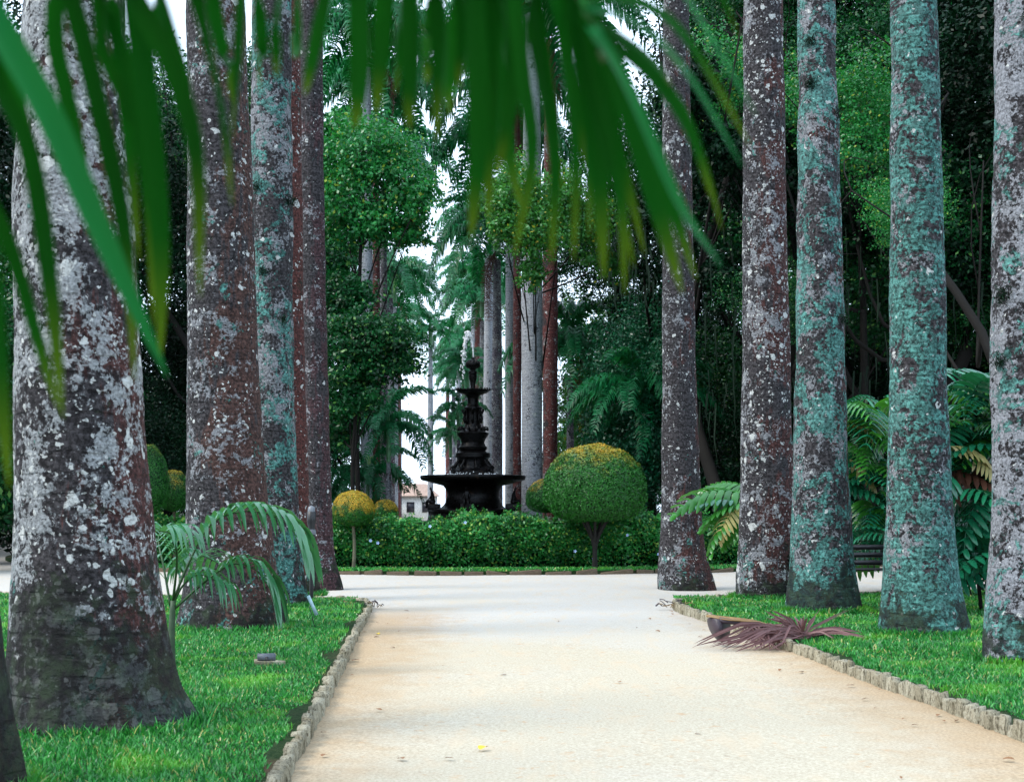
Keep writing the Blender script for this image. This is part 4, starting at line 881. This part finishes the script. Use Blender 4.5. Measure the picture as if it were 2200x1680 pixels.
# ------------------------------------------------------------------ fallen dead frond on the right kerb
dead = leaf_mat('dead_frond_leaf', (.030, .010, .010), (.21, .10, .10), .5, .1, .4, (.12, .03, .015), .25); boot = plain('dried_boot', (.035, .022, .03), .5, .5); tan = plain('dry_sheath', (.20, .12, .045), .4)
D0 = 16.2; FB = P(1700, 1095, D0); FB[2] = .1
t = thing('fallen_frond', 'dead brown palm frond with dark boot lying across the right kerb', 'palm frond', tuple(FB))
def fp(x, y, d=0): return P(x, y, D0+d)-FB
m = MB(); V = []
for u, (a, b, c_) in enumerate([((1518, 1320, .3), (1545, 1330, -.2), (1570, 1335, .4)), ((1522, 1345, .3), (1548, 1362, -.3), (1568, 1350, .4)), ((1532, 1362, .25), (1550, 1385, -.1), (1566, 1365, .3))]):
    V += [fp(*a), fp(*b), fp(*c_)]
o = ob('boot', mesh('boot', V, [(0, 1, 4, 3), (1, 2, 5, 4), (3, 4, 7, 6), (4, 5, 8, 7)], smooth=True), boot, t); sm_ = o.modifiers.new('solid', 'SOLIDIFY'); sm_.thickness = .03; s2 = o.modifiers.new('sub', 'SUBSURF'); s2.levels = 2; s2.render_levels = 2
o = ob('sheath', mesh('sheath', *leaflet([fp(1518, 1322, .1), fp(1560, 1330, 0), fp(1620, 1336, 0), (fp(1680, 1350, 0))], .09, .5, (0, -.3, 1), 12), smooth=True), tan, t); sm_ = o.modifiers.new('solid', 'SOLIDIFY'); sm_.thickness = .015
ob('rachis', mesh('rachis', *tube(catmull([fp(1545, 1332), fp(1640, 1345), fp(1722, 1368), fp(1770, 1362)], 16), np.linspace(.035, .015, 16), 7), smooth=True), boot, t)
hub = fp(1724, 1366, -.1)
def dl(e, lift, wd, st=None):
    s_ = hub if st is None else st; e = np.array(e); mid = (s_+e)/2+np.array([0, 0, lift]); q = s_+(e-s_)*.8+np.array([0, 0, lift*.5])
    ob('leaflet', mesh('leaflet', *leaflet([s_+rng.normal(0, .02, 3), mid, q, e], wd, .5, (0, -1, .5), 8), smooth=False), dead, t)
gz = lambda x, y, D_: np.array([(x-1100)*D_/F, D_, .02 if x < 1700 else .1])-FB
for k in range(62):                                   # long leaflets sweeping left over the sand
    x = random.triangular(1470, 1720, 1590); D_ = random.uniform(15.3, 16.6)
    if x < 1560: D_ = random.uniform(15.6, 16.0)
    dl(gz(x, 0, D_)+[0, 0, random.uniform(0, .1)], random.uniform(.02, .2), random.uniform(.013, .03))
for k in range(22): dl(gz(random.uniform(1790, 1865), 0, random.uniform(15.8, 16.6))+[0, 0, random.uniform(.02, .1)], random.uniform(.02, .08), random.uniform(.012, .024))
for k in range(30):
    x = random.uniform(1640, 1765); y = random.uniform(1322, 1350)-(20 if random.random() < .1 else 0); dl(fp(x, y, random.uniform(-.3, .5)), random.uniform(0, .06), random.uniform(.02, .036))
for k in range(22):
    s_ = fp(random.uniform(1570, 1690), 0); s_[2] = fp(0, 1342)[2]; x = random.uniform(1600, 1720); dl(gz(x, 0, random.uniform(15.6, 16.5)), .02, random.uniform(.014, .026), s_)
for k in range(8): dl(fp(random.uniform(1740, 1850), random.uniform(1300, 1345), .3), .02, .008)

# litter on the path
yl = plain('yellow_leaf', (.65, .45, .03), .6); br = plain('brown_leaf', (.22, .10, .04), .8)
me_y = mesh('fallen_leaf', *leaflet([(-.05, 0, .004), (0, .01, .014), (.05, 0, .006)], .06, .3, (0, 0, 1), 6)); me_y.materials.append(yl)
me_b = mesh('fallen_leaf', *leaflet([(-.05, 0, .004), (0, .012, .010), (.05, 0, .006)], .06, .2, (0, 0, 1), 6)); me_b.materials.append(br)
for (px, py, lb) in [(1040, 1612, 'yellow fallen leaf near the bottom middle of the path'), (1600, 1341+30, 'yellow fallen leaf left of the dead frond'), (812, 1364, 'yellow fallen leaf beside the left kerb near its far end')]:
    D_ = H*F/(py-1095); o = ob('fallen_leaf', me_y); o.location = ((px-1100)*D_/F, D_, .012); o.rotation_euler.z = random.random()*6; tag(o, lb, 'leaf')
for k in range(56):
    side = random.choice((-1, 1, 0)); D_ = random.uniform(8, 22)
    x = kx_left(D_)+abs(random.gauss(0, .35))+.08 if side < 0 else kx_right(D_)-abs(random.gauss(0, .35))-.08 if side > 0 else random.uniform(-1, 3)
    o = ob('fallen_leaf', me_b); o.location = (x, D_, .012); o.rotation_euler = (random.uniform(-.2, .2), random.uniform(-.2, .2), random.random()*6); o.scale = (random.uniform(.3, .8),)*3
    tag(o, 'small dry brown leaf scrap lying on the sandy path', 'leaf', 'dry brown leaf scraps on the path')
# corner debris at the kerb ends
for (px, D_) in ((793, 22.6), (1448, 22.4)):
    x0 = (px-1100)*D_/F
    t = thing('twig_pile', 'heap of dead twigs at the far end of the %s kerb' % ('left' if px < 1000 else 'right'), 'twigs', (x0, D_, .05))
    for k in range(16):
        a = random.random()*6; l = random.uniform(.1, .3); c0 = rng.normal(0, .1, 3)*[1, 1, .2]
        ob('twig', mesh('tw', *tube([c0, c0+[l*.5*math.cos(a), l*.5*math.sin(a), .05], c0+[l*math.cos(a), l*math.sin(a), .08*random.random()]], .007, 5)), boot if k % 2 else tan, t)

# ------------------------------------------------------------------ far pale house in the gap
hw = plain('house_white', (.72, .70, .66), .8); hr = plain('roof_tile', (.34, .23, .18), .8); hp = P(886, 1095, 165); t = thing('house', 'distant white house with a red tiled roof seen below the sky gap', 'house', (hp[0], 165, 0))
ob('wall', mesh('wl', *box(0, 0, 1.6, 5.6, 6, 3.2)), hw, t)
V = [(-3.2, -3.5, 3.2), (3.2, -3.5, 3.2), (3.2, 3.5, 3.2), (-3.2, 3.5, 3.2), (-1.6, 0, 4.7), (1.6, 0, 4.7)]
ob('roof', mesh('rf', V, [(0, 1, 5, 4), (2, 3, 4, 5)], [(1, 2, 5), (3, 0, 4)]), hr, t)
gd = plain('dark_glass', (.03, .03, .04), .2)
for x in (-1.8, 0, 1.8): o = ob('window', mesh('wn', *box(0, 0, 0, .9, .1, 1.2)), gd, t); o.location = (x, -3.03, 1.9)

# ------------------------------------------------------------------ blurred overhanging frond close to the lens
fg = leaf_mat('near_palm_leaf', (.0003, .003, .001), (.0035, .085, .006), .45, .25, .05, big=1.5, end=(.10, .15, .008))
ft2 = leaf_mat('near_palm_leaf_pale', (.002, .07, .012), (.006, .16, .04), .36, .25, .15)
t = thing('overhanging_palm', 'blurred green palm fronds hanging from above close to the lens', 'palm frond', (-2.4, 1.0, 0))
off = np.array([-2.4, 1.0, 0])
ob('trunk', mesh('tk', *tube([(0, -.8, -.1), (0, -.8, 1.5), (.05, -.7, 2.5)], [.14, .11, .09], 16), smooth=True), M['wood'], t)
def near_frond(rachis, rad, leaves, wscale=1.0):
    c = catmull(rachis, 40); f = ob('frond', mesh('rachis', *tube(c-off, np.linspace(rad, rad*.35, 40), 8), smooth=True), M['rachis'], t)
    for lf in leaves:
        pts, w_, D_, pale = lf; q = [P(a, b, D_+(i*.05)) for i, (a, b) in enumerate(pts)]
        d = np.linalg.norm(c-q[0], axis=1); s0 = c[int(np.argmin(d))]
        q = [s0]+q if np.min(d) > .03 else q
        nr = (random.uniform(-.5, .5), -1, random.uniform(.1, .7))
        lm = mesh('leaflet', *leaflet(np.array(q)-off, w_*D_/F*wscale, .45, nr, 18, .85, 5.5), smooth=True); at_ = lm.attributes.new('along', 'FLOAT', 'POINT'); at_.data.foreach_set('value', np.repeat(np.linspace(0, 1, 18), 3).astype(np.float32)); ob('leaflet', lm, ft2 if pale else fg, f)
Lf = [([(-40, -20), (110, 260), (230, 530), (360, 810)], 84, 1.15, 1), ([(-30, 120), (60, 330), (105, 600), (135, 900)], 62, 1.2, 0), ([(-60, 350), (20, 520), (80, 720), (125, 880)], 46, 1.25, 0),
      ([(-40, 300), (-10, 700), (20, 1050)], 66, 1.2, 0), ([(150, -40), (215, 220), (275, 520), (290, 820)], 64, 1.25, 0), ([(280, -40), (320, 250), (345, 520), (345, 780)], 66, 1.35, 0), ([(210, -40), (280, 170), (320, 420), (330, 700)], 46, 1.4, 0),
      ([(270, -40), (370, 140), (425, 340), (430, 640)], 66, 1.15, 0), ([(420, -40), (465, 140), (490, 280), (500, 445)], 60, 1.2, 0), ([(530, -40), (515, 150), (500, 300)], 46, 1.3, 0), ([(610, -40), (600, 60), (595, 170)], 46, 1.3, 0), ([(705, -40), (680, 80), (655, 205)], 40, 1.3, 0),
      ([(330, -40), (360, 60), (400, 200), (420, 420)], 40, 1.3, 0)]
Lf += [([(a, -40), (a+b*.3, 120), (a+b*.7, c*.6), (a+b, c)], w_, 1.35+.02*i, 0) for i, (a, b, c, w_) in enumerate([(90, 110, 520, 50), (-40, 120, 420, 56), (180, 160, 430, 44), (240, 60, 560, 42), (470, 30, 230, 40), (570, -12, 200, 38), (650, -20, 120, 34), (340, 70, 250, 44)])]
near_frond([(-2.35, .3, 2.45), P(-700, -150, 1.2), P(-200, -130, 1.2), P(200, -110, 1.22), P(520, -90, 1.25), P(720, -70, 1.3)], .012, Lf, .74)
Lc = [([(765, -40), (768, 120), (762, 260)], 66, 1.3, 0), ([(825, -40), (818, 100), (808, 230)], 58, 1.35, 0), ([(885, -40), (890, 110), (880, 262)], 70, 1.3, 0), ([(945, -40), (950, 120), (938, 285)], 72, 1.35, 0), ([(985, -40), (1000, 60), (985, 180)], 50, 1.3, 0),
      ([(1020, -40), (1030, 160), (1030, 320), (1012, 480)], 66, 1.3, 0), ([(1060, -40), (1062, 160), (1058, 300), (1048, 440)], 62, 1.4, 0), ([(1085, -40), (1095, 100), (1092, 230), (1070, 350)], 50, 1.3, 0), ([(1110, -40), (1125, 150), (1145, 320), (1105, 515)], 48, 1.25, 0),
      ([(1145, -40), (1170, 150), (1190, 330), (1184, 530)], 46, 1.3, 0), ([(1180, -40), (1215, 150), (1235, 330), (1232, 525)], 40, 1.25, 0), ([(1210, -30), (1250, 110), (1285, 320), (1298, 560)], 66, 1.3, 0), ([(1240, -10), (1290, 150), (1330, 350), (1342, 590)], 50, 1.35, 0), ([(1225, -20), (1275, 200), (1320, 360), (1361, 535)], 34, 1.3, 0),
      ([(1262, 30), (1330, 170), (1400, 380), (1466, 590)], 66, 1.25, 0), ([(1275, 60), (1370, 220), (1440, 400), (1495, 560)], 40, 1.3, 0), ([(1275, 60), (1366, 212), (1465, 420), (1550, 536)], 36, 1.2, 1),
      ([(1270, 60), (1400, 160), (1485, 276), (1530, 400)], 36, 1.25, 0), ([(1270, 40), (1370, 110), (1460, 215), (1510, 330), (1550, 460)], 30, 1.3, 0),
      ([(1262, 20), (1380, 60), (1480, 157), (1595, 335)], 32, 1.2, 1), ([(1255, -5), (1400, 20), (1493, 106), (1611, 292)], 34, 1.2, 0), ([(1250, -30), (1430, -30), (1500, 40), (1624, 232)], 34, 1.15, 1), ([(1240, -45), (1470, -60), (1540, -10), (1588, 80)], 30, 1.3, 0),
      ([(1255, 0), (1340, 5), (1420, 40), (1480, 90)], 34, 1.25, 0), ([(1260, 20), (1340, 40), (1410, 85), (1465, 142)], 34, 1.25, 0), ([(1265, 40), (1340, 80), (1405, 130), (1455, 195)], 30, 1.25, 0),
      ([(1160, -40), (1150, 60), (1180, 200), (1210, 380)], 46, 1.4, 0), ([(1000, -40), (980, 60), (960, 170), (965, 240)], 60, 1.45, 0), ([(1090, -40), (1075, 60), (1090, 300), (1120, 420)], 50, 1.5, 0), ([(1250, 0), (1260, 200), (1260, 350), (1265, 480)], 44, 1.4, 0)]
Lc += [([(a, -40), (a+b*.3, c*.3), (a+b*.7, c*.65), (a+b, c)], w_, 1.36+.01*i, 0) for i, (a, b, c, w_) in enumerate([(790, 8, 150, 40), (855, -6, 190, 40), (905, 12, 215, 42), (930, -14, 170, 44), (970, 6, 230, 44), (1005, 24, 300, 46), (1035, -4, 400, 44), (1072, 20, 250, 46), (1100, 60, 330, 40), (1130, 62, 400, 36), (1160, 84, 450, 34), (1195, 76, 380, 38), (1215, 110, 470, 42), (1235, 150, 510, 40), (1240, 190, 480, 38), (1250, 160, 400, 40)])]
near_frond([(-2.35, .3, 2.45), P(-300, -700, 1.5), P(300, -260, 1.4), P(720, -90, 1.32), P(1050, -55, 1.3), P(1230, -30, 1.28), P(1275, 60, 1.27), P(1300, 130, 1.27)], .013, [([(a_, b_ if b_ < 0 else b_*1.07) for a_, b_ in l_[0]],)+l_[1:] for k_, l_ in enumerate(Lc) if k_ < 29 or k_ % 2], .74)
# last palms of the avenue, placed after everything else
far_palm(1003, 92, 9.6, .26, 2, 'shorter palm with a full green crown straight behind the water jet', None, 15, 0, .5)
far_palm(925, 118, 15.5, .26, 0, 'distant palm standing alone in the upper part of the bright sky gap', None, 13, 0, .5)
